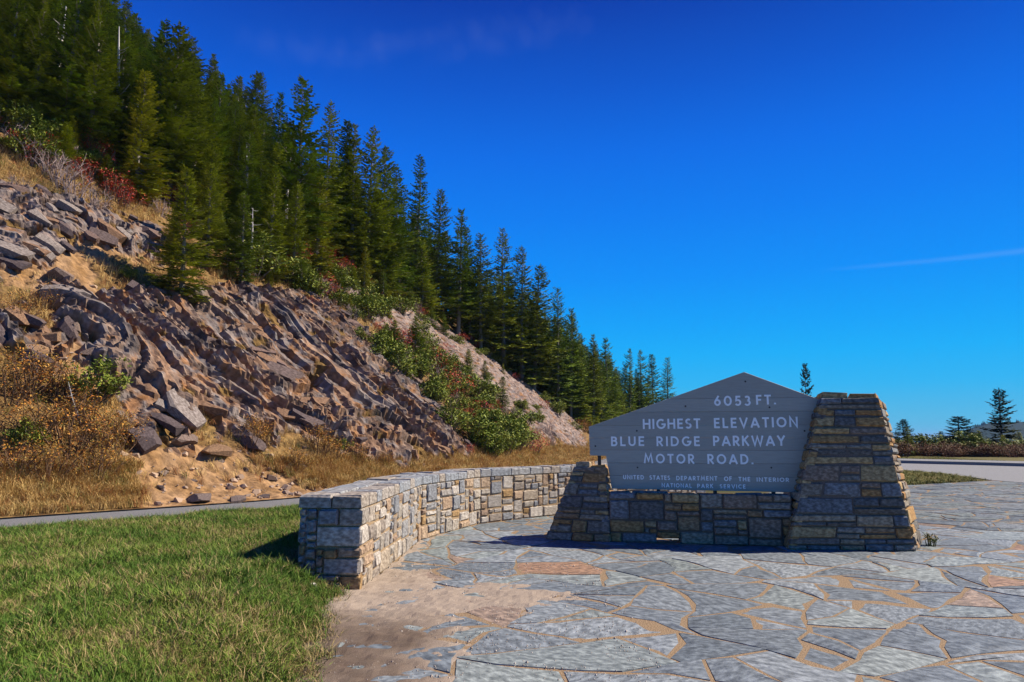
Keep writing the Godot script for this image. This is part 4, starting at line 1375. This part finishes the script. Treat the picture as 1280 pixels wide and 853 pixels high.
func build_shrubs() -> void:
	var green := [Color(0.19, 0.23, 0.025), Color(0.10, 0.14, 0.018), Color(0.28, 0.29, 0.05), Color(0.07, 0.10, 0.014)]
	var red := [Color(0.52, 0.05, 0.035), Color(0.38, 0.04, 0.04), Color(0.48, 0.11, 0.04), Color(0.25, 0.07, 0.04)]
	var rust := [Color(0.44, 0.15, 0.025), Color(0.28, 0.12, 0.022), Color(0.48, 0.25, 0.04), Color(0.16, 0.13, 0.025)]
	var russet := [Color(0.17, 0.055, 0.025), Color(0.11, 0.045, 0.02), Color(0.22, 0.11, 0.04), Color(0.07, 0.06, 0.02)]
	var kinds := {
		"rhododendron": [[], "glossy green rounded shrub ", "shrub", "green shrubs ", [[3.947, 13.23, 1.74], [4.672, 3.25, 1.42], [4.492, 2.40, 0.92], [4.172, 3.49, 1.44], [4.262, 2.46, 1.40], [4.297, 5.59, 1.13], [4.567, 12.44, 1.27], [4.933, 20.26, 1.84], [4.562, 17.56, 1.23], [4.873, 14.31, 1.34], [4.737, 16.35, 1.06], [4.527, 4.69, 1.05], [4.507, 5.83, 1.06], [4.577, 15.75, 1.10], [4.292, 14.85, 0.99], [6.028, 11.24, 1.78], [5.508, 5.35, 1.39], [2.406, 4.51, 1.0], [2.116, 2.83, 0.66], [2.986, 10.64, 0.5], [3.332, 10.1, 0.44], [3.592, 9.86, 0.45], [3.442, 2.53, 0.36], [4.047, 3.25, 0.45]]],
		"bare_shrub": [[], "leafless grey-brown twiggy shrub ", "shrub", "bare shrubs ", [[2.971, 16.65, 1.67], [2.996, 15.87, 1.48], [2.946, 17.49, 1.45], [3.006, 21.46, 1.60], [3.107, 15.33, 1.14], [3.407, 22.85, 1.78], [3.672, 16.65, 0.97], [3.822, 13.05, 1.01], [4.552, 16.71, 1.55], [5.183, 18.34, 1.86], [4.152, 7.52, 0.84], [4.377, 2.46, 1.05], [4.622, 2.34, 1.28], [4.958, 3.25, 1.29], [4.727, 4.21, 1.05], [4.803, 8.36, 1.01], [4.783, 2.95, 1.07], [4.843, 2.22, 0.99], [2.581, 15.15, 0.95]]],
		"red_shrub": [[], "small shrub with bright red autumn leaves ", "shrub", "red shrubs ", [[3.337, 16.83, 1.12], [3.392, 16.41, 0.85], [4.347, 7.64, 0.73], [4.597, 7.52, 1.02], [4.592, 6.91, 0.81], [4.122, 11.60, 0.53], [2.776, 18.94, 0.79], [3.207, 22.18, 0.87], [4.027, 4.81, 0.38], [4.132, 2.04, 0.46], [3.827, 10.88, 0.40], [3.852, 10.16, 0.32], [2.9, 18.2, 0.9], [3.05, 19.2, 1.0], [3.2, 18.0, 0.9], [3.45, 17.2, 0.9], [3.5, 18.6, 1.1], [3.75, 15.6, 0.8], [4.15, 14.2, 0.9], [4.4, 13.6, 0.8], [4.75, 16.8, 0.9], [4.5, 11.0, 0.8], [4.65, 5.0, 0.9], [5.1, 15.2, 1.0], [4.35, 4.2, 0.7]]],
		"rust_shrub": [[], "orange-brown autumn bush ", "shrub", "orange-brown bushes ", [[2.241, 2.83, 1.28], [2.331, 2.53, 1.15], [2.146, 3.19, 1.16], [2.081, 2.10, 0.98], [2.141, 1.80, 0.97], [2.266, 1.74, 0.83], [2.431, 3.25, 0.74], [2.986, 2.77, 0.94], [3.062, 2.89, 0.73], [3.292, 2.34, 0.93], [3.357, 2.16, 0.77], [3.107, 1.74, 0.66], [3.462, 1.92, 0.66], [2.121, 4.39, 1.20], [2.196, 4.75, 1.11], [2.271, 4.45, 0.99], [2.301, 3.61, 0.80], [3.572, 1.68, 0.62], [2.241, 7.64, 0.80], [2.366, 8.36, 0.70], [2.406, 2.83, 0.67]]],
	}
	var freeing := []
	for k in 3:
		kinds.rhododendron[0].append(make_shrub("rhododendron", 1.0, 0.75, 17, 85, 0.13, 0.028, green, Color(0.12, 0.10, 0.08), 3))
		kinds.bare_shrub[0].append(make_shrub("bare_shrub", 1.0, 0.6, 13, 3, 0.05, 0.015, [Color(0.22, 0.10, 0.06)], Color(0.27, 0.20, 0.18), 7))
		kinds.red_shrub[0].append(make_shrub("red_shrub", 1.0, 0.8, 12, 46, 0.08, 0.022, red, Color(0.16, 0.10, 0.08), 3))
		kinds.rust_shrub[0].append(make_shrub("rust_shrub", 1.0, 0.8, 18, 42, 0.055, 0.014, rust, Color(0.15, 0.09, 0.05), 5))
	for key in kinds:
		var e: Array = kinds[key]
		for s in e[4]:
			var z: float = s[2] * 1.1
			place(e[0], rng.randi(), stick(s[0], s[1], 0.05), Vector3(z, z, z) * rf(0.9, 1.1), e[1] + spot(s[0], s[1]), e[2], e[3] + spot(s[0], s[1]))
		freeing += e[0]
	# more low growth filling the gully and the edge under the trees
	for k in 250:
		var u := rf(2.7, 5.9)
		var t := tree_line(u) - rf(-1.5, 2.6)
		if k > 80:
			u = rf(4.2, 4.72)
			t = rf(1.8, 13.0)
		if k > 120:
			u = rf(4.75, 5.6)
			t = rf(2.5, 14.0)
		if k > 145:
			u = rf(2.9, 6.0)
			t = tree_line(u) + rf(-0.8, 2.6)
		if k > 190:
			u = rf(4.18, 4.78)
			t = rf(1.6, 14.5)
		if surface_kind(u, t) < 10 and k <= 120 and rng.randf() < 0.8: continue
		var key: String = ["rhododendron", "bare_shrub", "rhododendron", "red_shrub", "rust_shrub", "bare_shrub"][rng.randi() % 6]
		var e: Array = kinds[key]
		var z := rf(0.6, 1.5)
		if k > 80:
			e = kinds[["rhododendron", "rhododendron", "rhododendron", "bare_shrub", "red_shrub"][rng.randi() % 5]]
			z = rf(0.8, 1.6) if k <= 120 or k > 145 else rf(0.5, 1.0)
		place(e[0], rng.randi(), stick(u, t, 0.05), Vector3(z, z, z), e[1] + spot(u, t), e[2], e[3] + spot(u, t))
	var rus := []
	for k in 3: rus.append(make_shrub("russet_shrub", 1.0, 0.9, 18, 55, 0.09, 0.024, russet, Color(0.15, 0.07, 0.05), 4))
	for k in 80:
		var x := rf(22.0, 46.0)
		var z := -51.5 - rf(0.0, 5.5) + (x - 34.0) * 0.12
		var s := rf(0.55, 1.05)
		place(rus, rng.randi(), Vector3(x, land(x, z) - 0.03, z), Vector3(s * 1.2, s, s * 1.2), "russet heath shrub in the band beyond the pale road", "shrub", "russet shrubs beyond the road")
	for k in 22:
		var x := rf(27.0, 48.0)
		var z := -56.0 - rf(0.0, 3.0) + (x - 34.0) * 0.12
		var s := rf(0.9, 1.7)
		place(kinds.rhododendron[0], rng.randi(), Vector3(x, land(x, z) - 0.03, z), Vector3(s * 1.2, s, s * 1.2), "green bush rising behind the russet shrubs beyond the road", "shrub", "green bushes behind the russet shrubs")
	for pr in freeing + rus: pr.free()
	# weed at the foot of the large pier
	var weed := make_shrub("weed", 0.16, 0.09, 14, 14, 0.05, 0.008, [Color(0.10, 0.14, 0.03), Color(0.22, 0.16, 0.06)], Color(0.16, 0.15, 0.05), 1)
	place([weed], 0, Vector3(5.78, 0.01, -9.72), Vector3.ONE, "small green weed at the foot of the large stone pier", "weed", "")
	weed.free()
	# dead trunks
	var sn := []
	for k in 3: sn.append(make_snag(4.0))
	for e in [[3.927, 13.17, 3.6, "bleached dead tree with stub branches beside the rounded green shrub"], [3.732, 19.84, 4.94, "pale dead trunk standing among the forest firs"], [2.301, 3.61, 1.24, "short grey dead stick leaning out of the orange-brown bushes"], [6.233, 5.23, 6.65, "thin bare dead trunk beyond the peaked sign board"], [3.692, 23.63, 6.86, "pale dead trunk standing among the forest firs"], [3.347, 23.03, 7.08, "pale dead trunk standing among the forest firs"], [3.687, 21.04, 7.99, "pale dead trunk standing among the forest firs"], [4.5, 19.0, 6.5, "pale dead trunk standing among the forest firs"], [4.2, 17.5, 6.0, "pale dead trunk standing among the forest firs"]]:
		var s: float = e[2] / 4.0
		var r := place(sn, rng.randi(), stick(e[0], e[1]), Vector3(s, s, s), e[3], "dead tree", "dead trunks among the firs" if e[3].begins_with("pale") else "")
		if e[3].begins_with("short"): r.rotation = Vector3(0.1, 0.4, 0.3)
	for pr in sn: pr.free()

func build_boulders() -> void:
	var list := [[2.816, 2.59, 0.80, "flat brown boulder lying on the orange soil bank"], [2.551, 0.42, 0.62, "brown angular boulder at the roadside foot of the soil bank"], [2.551, 9.98, 0.88, ""], [2.276, 6.31, 0.59, ""], [2.496, 6.31, 0.72, ""], [2.331, 6.85, 0.66, ""], [2.881, 6.73, 0.81, ""], [2.696, 0.1, 0.33, ""], [2.516, 2.95, 0.58, ""], [2.701, 2.95, 0.64, ""], [2.976, 1.44, 0.32, ""], [3.137, 1.86, 0.39, ""], [3.532, 2.10, 0.43, ""], [2.461, 7.33, 0.62, ""], [2.221, 6.25, 0.59, ""], [2.341, 1.68, 0.25, ""], [2.466, 1.32, 0.22, ""], [2.831, 0.30, 0.25, ""], [2.62, 1.5, 0.2, ""], [2.75, 1.2, 0.16, ""], [2.55, 2.0, 0.2, ""], [2.9, 1.9, 0.2, ""]]
	var ms := [mat(0.26, 0.19, 0.155, 0.9, M.rock_tex, Vector3.ONE, M.rock_nrm), mat(0.34, 0.21, 0.12, 0.9, M.rock_tex, Vector3.ONE, M.rock_nrm), mat(0.20, 0.155, 0.14, 0.9, M.rock_tex, Vector3.ONE, M.rock_nrm)]
	for e in list:
		var s: float = e[2] * 0.5
		var o := part("boulder", rock_mesh(11, 0.6), ms[rng.randi() % 3], self)
		var flat := 0.45 if e[3] != "" else 0.6
		o.transform = Transform3D(Basis.from_euler(Vector3(rf(-0.2, 0.2), rf(0, TAU), rf(-0.2, 0.2))).scaled_local(Vector3(s * 1.35, s * flat, s)), hill(e[0], e[1]) + Vector3(0, s * flat * 0.4, 0))
		tag(o, e[3] if e[3] != "" else "loose brown rock lying " + spot(e[0], e[1]), "boulder", "loose rocks " + spot(e[0], e[1]) if e[3] == "" else "")
	# rubble on the soil bank and under the ledges
	var rb := geo(true)
	var shapes := []
	for k in 6: shapes.append(rock_mesh(8, 0.6).surface_get_arrays(0))
	var made := 0
	while made < 190:
		var u := rf(2.2, 3.7)
		var t := rf(0.15, 10.0) if rng.randf() < 0.5 else rf(0.15, 3.6)
		var kd := surface_kind(u, t)
		if kd < 10 or (kd == 20 and rng.randf() < 0.75): continue
		made += 1
		var s := 0.025 + 0.11 * pow(rng.randf(), 3.0)
		var tf := Transform3D(Basis.from_euler(Vector3(rf(0, 6), rf(0, 6), rf(0, 6))).scaled(Vector3(s, s * 0.7, s)), hill(u, t) + Vector3(0, 0.02, 0))
		var col := Color(0.20, 0.15, 0.125).lerp(Color(0.46, 0.32, 0.21), rng.randf())
		var vs: PackedVector3Array = shapes[rng.randi() % 6][Mesh.ARRAY_VERTEX]
		for j in range(0, vs.size(), 3): rb.tri(tf * vs[j], tf * vs[j + 1], tf * vs[j + 2], col)
	var ro := part("rubble", rb.mesh(), M.wood_vc, self)
	tag(ro, "small broken stones strewn over the orange soil bank", "rubble", "", "stuff")
	var chip := part("rock_chip", rock_mesh(9, 0.6), mat(0.6, 0.57, 0.52, 0.8), self)
	chip.transform = Transform3D(Basis.from_euler(Vector3(0.2, 0.4, 0)).scaled_local(Vector3(0.045, 0.025, 0.03)), Vector3(-1.86, 0.12, -6.62))
	tag(chip, "pale stone chip lying in grass at the foot of the wall end", "stone")

func build_far() -> void:
	# road along the foot of the hill
	var pts := []
	var u := 0.6
	while u < 8.6:
		var b := curve(KNOT, u)
		var n := curve(KNORM, u)
		pts.append([b - n * 6.15, b + n * 0.12])
		u += 0.05
	strip(pts, -0.285, M.asphalt, "road", "grey asphalt road passing below the rocky slope")
	# paler road and kerbs to the right of the plaza
	var near := [Vector2(14.0, -41.0), Vector2(18.4, -38.4), Vector2(17.7, -33.67), Vector2(17.6, -31.28), Vector2(17.7, -28.58), Vector2(16.55, -23.94), Vector2(16.75, -22.33), Vector2(24.2, -20.0), Vector2(26.0, -12.0)]
	var far := [Vector2(16.0, -44.5), Vector2(20.5, -40.6), Vector2(22.83, -38.1), Vector2(24.4, -36.5), Vector2(25.91, -34.55), Vector2(29.0, -31.5), Vector2(33.0, -28.0), Vector2(38.0, -22.0), Vector2(42.0, -12.0)]
	var q := []
	for k in near.size(): q.append([near[k], far[k]])
	strip(q, 0.012, M.pale_road, "parking_road", "pale concrete road curving past the plaza")
	q = []
	for k in far.size():
		var d: Vector2 = (far[mini(k + 1, far.size() - 1)] - far[maxi(k - 1, 0)]).normalized()
		var n := Vector2(d.y, -d.x)
		if n.y > 0.0: n = -n
		q.append([far[k], far[k] + Vector2(0.75, -1.0).normalized() * 3.6])
	strip(q, 0.17, M.pale_road, "pavement", "raised pale pavement with a kerb beyond the curving road", 0.35)
	# blue distant mountain
	var g := geo(true)
	var ridge := []
	for k in 90:
		var f := k / 89.0
		var x := lerpf(930.0, 2700.0, f)
		var z := -1560.0 + 300.0 * f
		var hgt := 38.0 * smoothstep(0.0, 0.09, f) * (0.85 + 0.3 * n_soft.get_noise_2d(f * 40.0, 0.0)) - 60.0 * (1.0 - smoothstep(0.0, 0.06, f))
		ridge.append(Vector3(x, hgt, z))
	for k in ridge.size() - 1:
		for r in 14:
			var s0 := r / 14.0
			var s1 := (r + 1) / 14.0
			var f := func(p: Vector3, s: float) -> Vector3:
				return p + Vector3(-380.0 * s, -330.0 * s + 16.0 * n_soft.get_noise_2d(p.x * 0.02 + s * 9.0, s * 12.0) * sin(minf(s * 4.0, 1.0)), 520.0 * s)
			g.quad(f.call(ridge[k], s0), f.call(ridge[k + 1], s0), f.call(ridge[k + 1], s1), f.call(ridge[k], s1), Color(0.012, 0.022, 0.013).lerp(Color(0.022, 0.032, 0.018), rng.randf()))
	for k in ridge.size() - 1:
		g.quad(ridge[k], ridge[k + 1], ridge[k + 1] + Vector3(300, -330, -400), ridge[k] + Vector3(300, -330, -400), Color(0.012, 0.022, 0.013))
	# ragged forest line on the ridge
	for k in ridge.size() - 1:
		for j in 3:
			var p: Vector3 = ridge[k].lerp(ridge[k + 1], rng.randf())
			var h := rf(4.0, 9.0)
			var w := rf(2.0, 4.5)
			for a in 4:
				var c0 := Vector3(cos(a * PI / 2), 0, sin(a * PI / 2)) * w
				var c1 := Vector3(cos((a + 1) * PI / 2), 0, sin((a + 1) * PI / 2)) * w
				g.tri(p + Vector3(0, h, 0), p + c0 - Vector3(0, 3, 0), p + c1 - Vector3(0, 3, 0), Color(0.012, 0.022, 0.013))
	struct("mountain", g.mesh(), mat(1, 1, 1, 1.0, null, Vector3.ONE, null, 1.0, false, true), "forested mountain ridge far beyond the roadside firs")

# ------------------------------------------------------------------ sky
func make_sky() -> Sky:
	var W := 3072
	var Hh := 1536
	var im := Image.create_empty(W, Hh, false, Image.FORMAT_RGBF)
	var el := [-90.0, 0.0, 1.5, 4.0, 6.5, 9.0, 13.0, 18.0, 23.0, 28.0, 34.5, 45.0, 60.0, 90.0]
	var R := [0.10, 0.105, 0.080, 0.026, 0.009, 0.006, 0.005, 0.005, 0.005, 0.005, 0.005, 0.005, 0.005, 0.005]
	var Gc := [0.46, 0.47, 0.46, 0.44, 0.41, 0.35, 0.266, 0.20, 0.149, 0.098, 0.048, 0.036, 0.032, 0.03]
	var B := [0.70, 0.72, 0.755, 0.86, 0.91, 0.92, 0.91, 0.85, 0.768, 0.60, 0.393, 0.33, 0.30, 0.28]
	for y in Hh:
		var e := 90.0 - (y + 0.5) / Hh * 180.0
		im.fill_rect(Rect2i(0, y, W, 1), Color(lookup(el, R, e), lookup(el, Gc, e), lookup(el, B, e)))
	# thin vapour trail and a few wisps of high cloud, drawn as short soft dabs along great arcs
	var dab := func(dir: Vector3, rad: float, amount: float):
		var lon := atan2(dir.x, -dir.z)
		var lat := asin(dir.y)
		var cx := fposmod(lon / TAU, 1.0) * W
		var cy := (0.5 - lat / PI) * Hh
		var r := int(ceil(rad * 2.2))
		for yy in range(int(cy) - r, int(cy) + r + 1):
			for xx in range(int(cx) - r, int(cx) + r + 1):
				var d2 := (Vector2(xx + 0.5, yy + 0.5) - Vector2(cx, cy)).length_squared() / (rad * rad)
				var a: float = amount * exp(-d2 * 1.6)
				if a > 0.002:
					var px := posmod(xx, W)
					im.set_pixel(px, yy, im.get_pixel(px, yy).lerp(Color(0.62, 0.72, 0.84), a))
	var look := func(az: float, elv: float) -> Vector3:
		return Vector3(sin(deg_to_rad(az)) * cos(deg_to_rad(elv)), sin(deg_to_rad(elv)), -cos(deg_to_rad(az)) * cos(deg_to_rad(elv)))
	for k in 420:
		var f := k / 419.0
		dab.call(look.call(lerpf(22.6, 50.0, f), lerpf(12.72, 12.1, f) + rf(-0.05, 0.05) * (0.3 + f)), 0.8 + 2.0 * f, 0.016 * smoothstep(0.0, 0.25, f))
	for k in 160:
		var f := k / 159.0
		dab.call(look.call(lerpf(26.5, 36.0, f), lerpf(16.3, 12.3, f)), 3.5, 0.0018)
		dab.call(look.call(lerpf(6.0, 15.0, f), lerpf(16.1, 12.7, f)) + Vector3(rf(-0.006, 0.006), rf(-0.004, 0.004), 0), 6.0, 0.0018)
		dab.call(look.call(lerpf(-22.0, 6.0, f), lerpf(29.3, 33.0, f)) + Vector3(rf(-0.03, 0.03), rf(-0.014, 0.014), 0), 15.0, 0.0026)
		dab.call(look.call(lerpf(23.0, 42.0, f), lerpf(3.6, 1.6, f)) + Vector3(0, rf(-0.02, 0.02), 0), 20.0, 0.002)
	var pm := PanoramaSkyMaterial.new()
	pm.panorama = ImageTexture.create_from_image(im)
	var s := Sky.new()
	s.sky_material = pm
	return s

func _ready() -> void:
	rng.seed = 20231
	# ---- camera
	var cam := Camera3D.new()
	cam.name = "camera"
	cam.fov = 53.114
	cam.near = 0.1
	cam.far = 60000.0
	cam.position = Vector3(0, 1.5, 0)
	cam.rotation_degrees = Vector3(7.972, 0, 0)
	add_child(cam)
	cam.current = true
	# ---- sky, exposure
	var env := Environment.new()
	env.background_mode = Environment.BG_SKY
	env.sky = make_sky()
	env.background_energy_multiplier = 0.61
	env.tonemap_mode = Environment.TONE_MAPPER_LINEAR
	env.tonemap_exposure = 1.72
	env.fog_enabled = true
	env.fog_density = 0.00009
	env.fog_light_color = Color(0.62, 0.82, 1.0)
	env.sdfgi_enabled = true
	env.ssao_enabled = true
	env.ssil_enabled = true
	var we := WorldEnvironment.new()
	we.name = "environment"
	we.environment = env
	add_child(we)
	# ---- sun: high on the right, a little behind the sign
	var sun := DirectionalLight3D.new()
	sun.name = "sun"
	sun.light_energy = 1.6
	sun.light_color = Color(1.0, 0.955, 0.88)
	sun.light_angular_distance = 0.5
	sun.shadow_enabled = true
	var to_sun := Vector3(0.985 * cos(deg_to_rad(42.0)), sin(deg_to_rad(42.0)), -0.17 * cos(deg_to_rad(42.0))).normalized()
	add_child(sun)
	sun.look_at_from_position(Vector3.ZERO, -to_sun, Vector3.UP)

	# ---- noises and materials
	n_strata.noise_type = FastNoiseLite.TYPE_CELLULAR
	n_strata.cellular_return_type = FastNoiseLite.RETURN_CELL_VALUE
	n_strata.frequency = 0.5
	n_strata.fractal_type = FastNoiseLite.FRACTAL_NONE
	n_block.noise_type = FastNoiseLite.TYPE_CELLULAR
	n_block.cellular_return_type = FastNoiseLite.RETURN_CELL_VALUE
	n_block.frequency = 1.15
	n_block.seed = 5
	n_block.fractal_type = FastNoiseLite.FRACTAL_NONE
	n_chip.noise_type = FastNoiseLite.TYPE_CELLULAR
	n_chip.cellular_return_type = FastNoiseLite.RETURN_CELL_VALUE
	n_chip.frequency = 2.8
	n_chip.seed = 9
	n_chip.fractal_type = FastNoiseLite.FRACTAL_NONE
	n_crack.noise_type = FastNoiseLite.TYPE_CELLULAR
	n_crack.cellular_return_type = FastNoiseLite.RETURN_DISTANCE2_SUB
	n_crack.frequency = 1.1
	n_crack.seed = 13
	n_crack.fractal_type = FastNoiseLite.FRACTAL_NONE
	n_soft.noise_type = FastNoiseLite.TYPE_SIMPLEX_SMOOTH
	n_soft.frequency = 0.35
	n_soft.fractal_octaves = 3
	n_soft.seed = 21
	n_rough.noise_type = FastNoiseLite.TYPE_SIMPLEX
	n_rough.fractal_type = FastNoiseLite.FRACTAL_RIDGED
	n_rough.fractal_octaves = 4
	n_rough.frequency = 0.8
	n_rough.seed = 61
	n_warp.noise_type = FastNoiseLite.TYPE_SIMPLEX_SMOOTH
	n_warp.frequency = 0.3
	n_warp.fractal_octaves = 2
	n_warp.seed = 33
	M.rock_tex = noise_tex(0.010, 5, Color(0.60, 0.58, 0.57), Color(1, 1, 1), 41)
	M.rock_nrm = normal_tex(0.012, 5, 8.0, 42)
	M.fine_tex = noise_tex(0.06, 5, Color(0.6, 0.58, 0.55), Color(1, 1, 1), 43)
	M.grain_nrm = normal_tex(0.06, 4, 5.0, 44)
	M.streak_tex = noise_tex(0.018, 6, Color(0.60, 0.61, 0.62), Color(1, 1, 1), 45, 512, FastNoiseLite.TYPE_SIMPLEX_SMOOTH, 0.25)
	M.streak_nrm = normal_tex(0.03, 5, 5.0, 46)
	M.mortar = mat(0.50, 0.36, 0.22, 0.95, M.fine_tex, Vector3.ONE * 3.0, M.grain_nrm, 1.0)
	M.dark_mortar = mat(0.24, 0.19, 0.155, 0.95, M.fine_tex, Vector3.ONE * 3.0, M.grain_nrm, 1.0)
	M.flags = []
	for k in 36:
		var c := flag_color()
		if k == 0: c = Color(0.31, 0.185, 0.115)
		var m := mat(c.r * 1.3, c.g * 1.3, c.b * 1.3, rf(0.55, 0.75), M.streak_tex, Vector3(0.7, 1.0, 1.3) * rf(0.9, 1.5), M.streak_nrm, 0.55)
		m.uv1_offset = Vector3(rf(0, 9), rf(0, 9), rf(0, 9))
		m.metallic_specular = 0.4
		M.flags.append(m)
	var stone_mats := func(list: Array) -> Array:
		var out := []
		for c in list:
			var m := mat(c[0], c[1], c[2], 0.88, M.rock_tex, Vector3(1.0, 1.6, 1.0) * 2.4, M.rock_nrm, 0.8)
			m.uv1_offset = Vector3(rf(0, 9), rf(0, 9), rf(0, 9))
			out.append(m)
		return out
	M.wall_stones = stone_mats.call([[0.42, 0.39, 0.35], [0.37, 0.37, 0.37], [0.52, 0.46, 0.38], [0.47, 0.34, 0.23], [0.54, 0.40, 0.27], [0.33, 0.345, 0.36], [0.43, 0.39, 0.33], [0.60, 0.55, 0.48], [0.46, 0.30, 0.14], [0.40, 0.29, 0.21], [0.30, 0.315, 0.335], [0.48, 0.44, 0.39], [0.50, 0.42, 0.32], [0.36, 0.31, 0.26]])
	M.cap_stones = stone_mats.call([[0.40, 0.41, 0.41], [0.36, 0.38, 0.40], [0.46, 0.42, 0.37], [0.34, 0.37, 0.40], [0.43, 0.38, 0.32]])
	M.pier_stones = stone_mats.call([[0.33, 0.28, 0.21], [0.46, 0.30, 0.16], [0.55, 0.33, 0.13], [0.20, 0.19, 0.17], [0.40, 0.35, 0.27], [0.60, 0.42, 0.20], [0.37, 0.27, 0.19], [0.48, 0.38, 0.25], [0.24, 0.245, 0.24], [0.50, 0.28, 0.11], [0.22, 0.195, 0.16], [0.30, 0.30, 0.29]])
	var wood := noise_tex(0.02, 5, Color(0.94, 0.94, 0.94), Color(1, 1, 1), 51)
	M.boards = []
	for k in 4:
		var v := [1.0, 0.94, 1.05, 0.98][k] as float
		var m := mat(0.40 * v, 0.38 * v, 0.315 * v, 0.7, wood, Vector3(0.35, 4.0, 1.0), M.grain_nrm, 0.25)
		m.uv1_offset = Vector3(k * 3.1, k * 1.7, 0)
		M.boards.append(m)
	M.white_paint = mat(0.95, 0.93, 0.88, 0.6)
	M.iron = mat(0.06, 0.05, 0.045, 0.7)
	M.iron.metallic = 0.3
	M.asphalt = mat(0.27, 0.275, 0.29, 0.9, M.fine_tex, Vector3.ONE * 3.0, M.grain_nrm, 1.0, true)
	M.pale_road = mat(0.34, 0.35, 0.365, 0.85, M.fine_tex, Vector3.ONE * 1.2, M.grain_nrm, 0.6, true)
	M.bark = mat(1, 1, 1, 0.95, null, Vector3.ONE, null, 1.0, false, true)
	M.wood_vc = mat(1, 1, 1, 0.9, null, Vector3.ONE, null, 1.0, false, true)
	M.needles = mat(1, 1, 1, 0.7, null, Vector3.ONE, null, 1.0, false, true)
	M.needles.backlight = Color(0.5, 0.55, 0.2)
	M.leaf_vc = mat(1, 1, 1, 0.6, null, Vector3.ONE, null, 1.0, false, true)
	M.leaf_vc.backlight = Color(0.4, 0.4, 0.25)
	M.grass = mat(1, 1, 1, 0.75, null, Vector3.ONE, null, 1.0, false, true)
	M.grass.backlight = Color(0.4, 0.4, 0.25)

	# ---- setting
	PLAZA = PackedVector2Array([Vector2(-0.8, 2.5), Vector2(-1.0, -2.0), Vector2(-1.18, -4.46), Vector2(-1.45, -6.31), Vector2(-1.49, -6.87), Vector2(-1.34, -10.25), Vector2(-0.56, -12.18), Vector2(0.58, -13.26), Vector2(2.2, -14.6), Vector2(4.4, -15.8), Vector2(7.0, -18.9), Vector2(12.3, -21.61), Vector2(16.52, -23.94), Vector2(16.7, -22.36), Vector2(24.2, -20.0), Vector2(26, -12), Vector2(20, 2.5)])
	var t0 := Time.get_ticks_msec()
	build_ground()
	build_hillside()
	build_far()
	build_plaza()
	build_dirt()
	# ---- things
	build_low_wall()
	build_monument()
	build_board()
	build_forest()
	build_shrubs()
	build_boulders()
	build_grass()
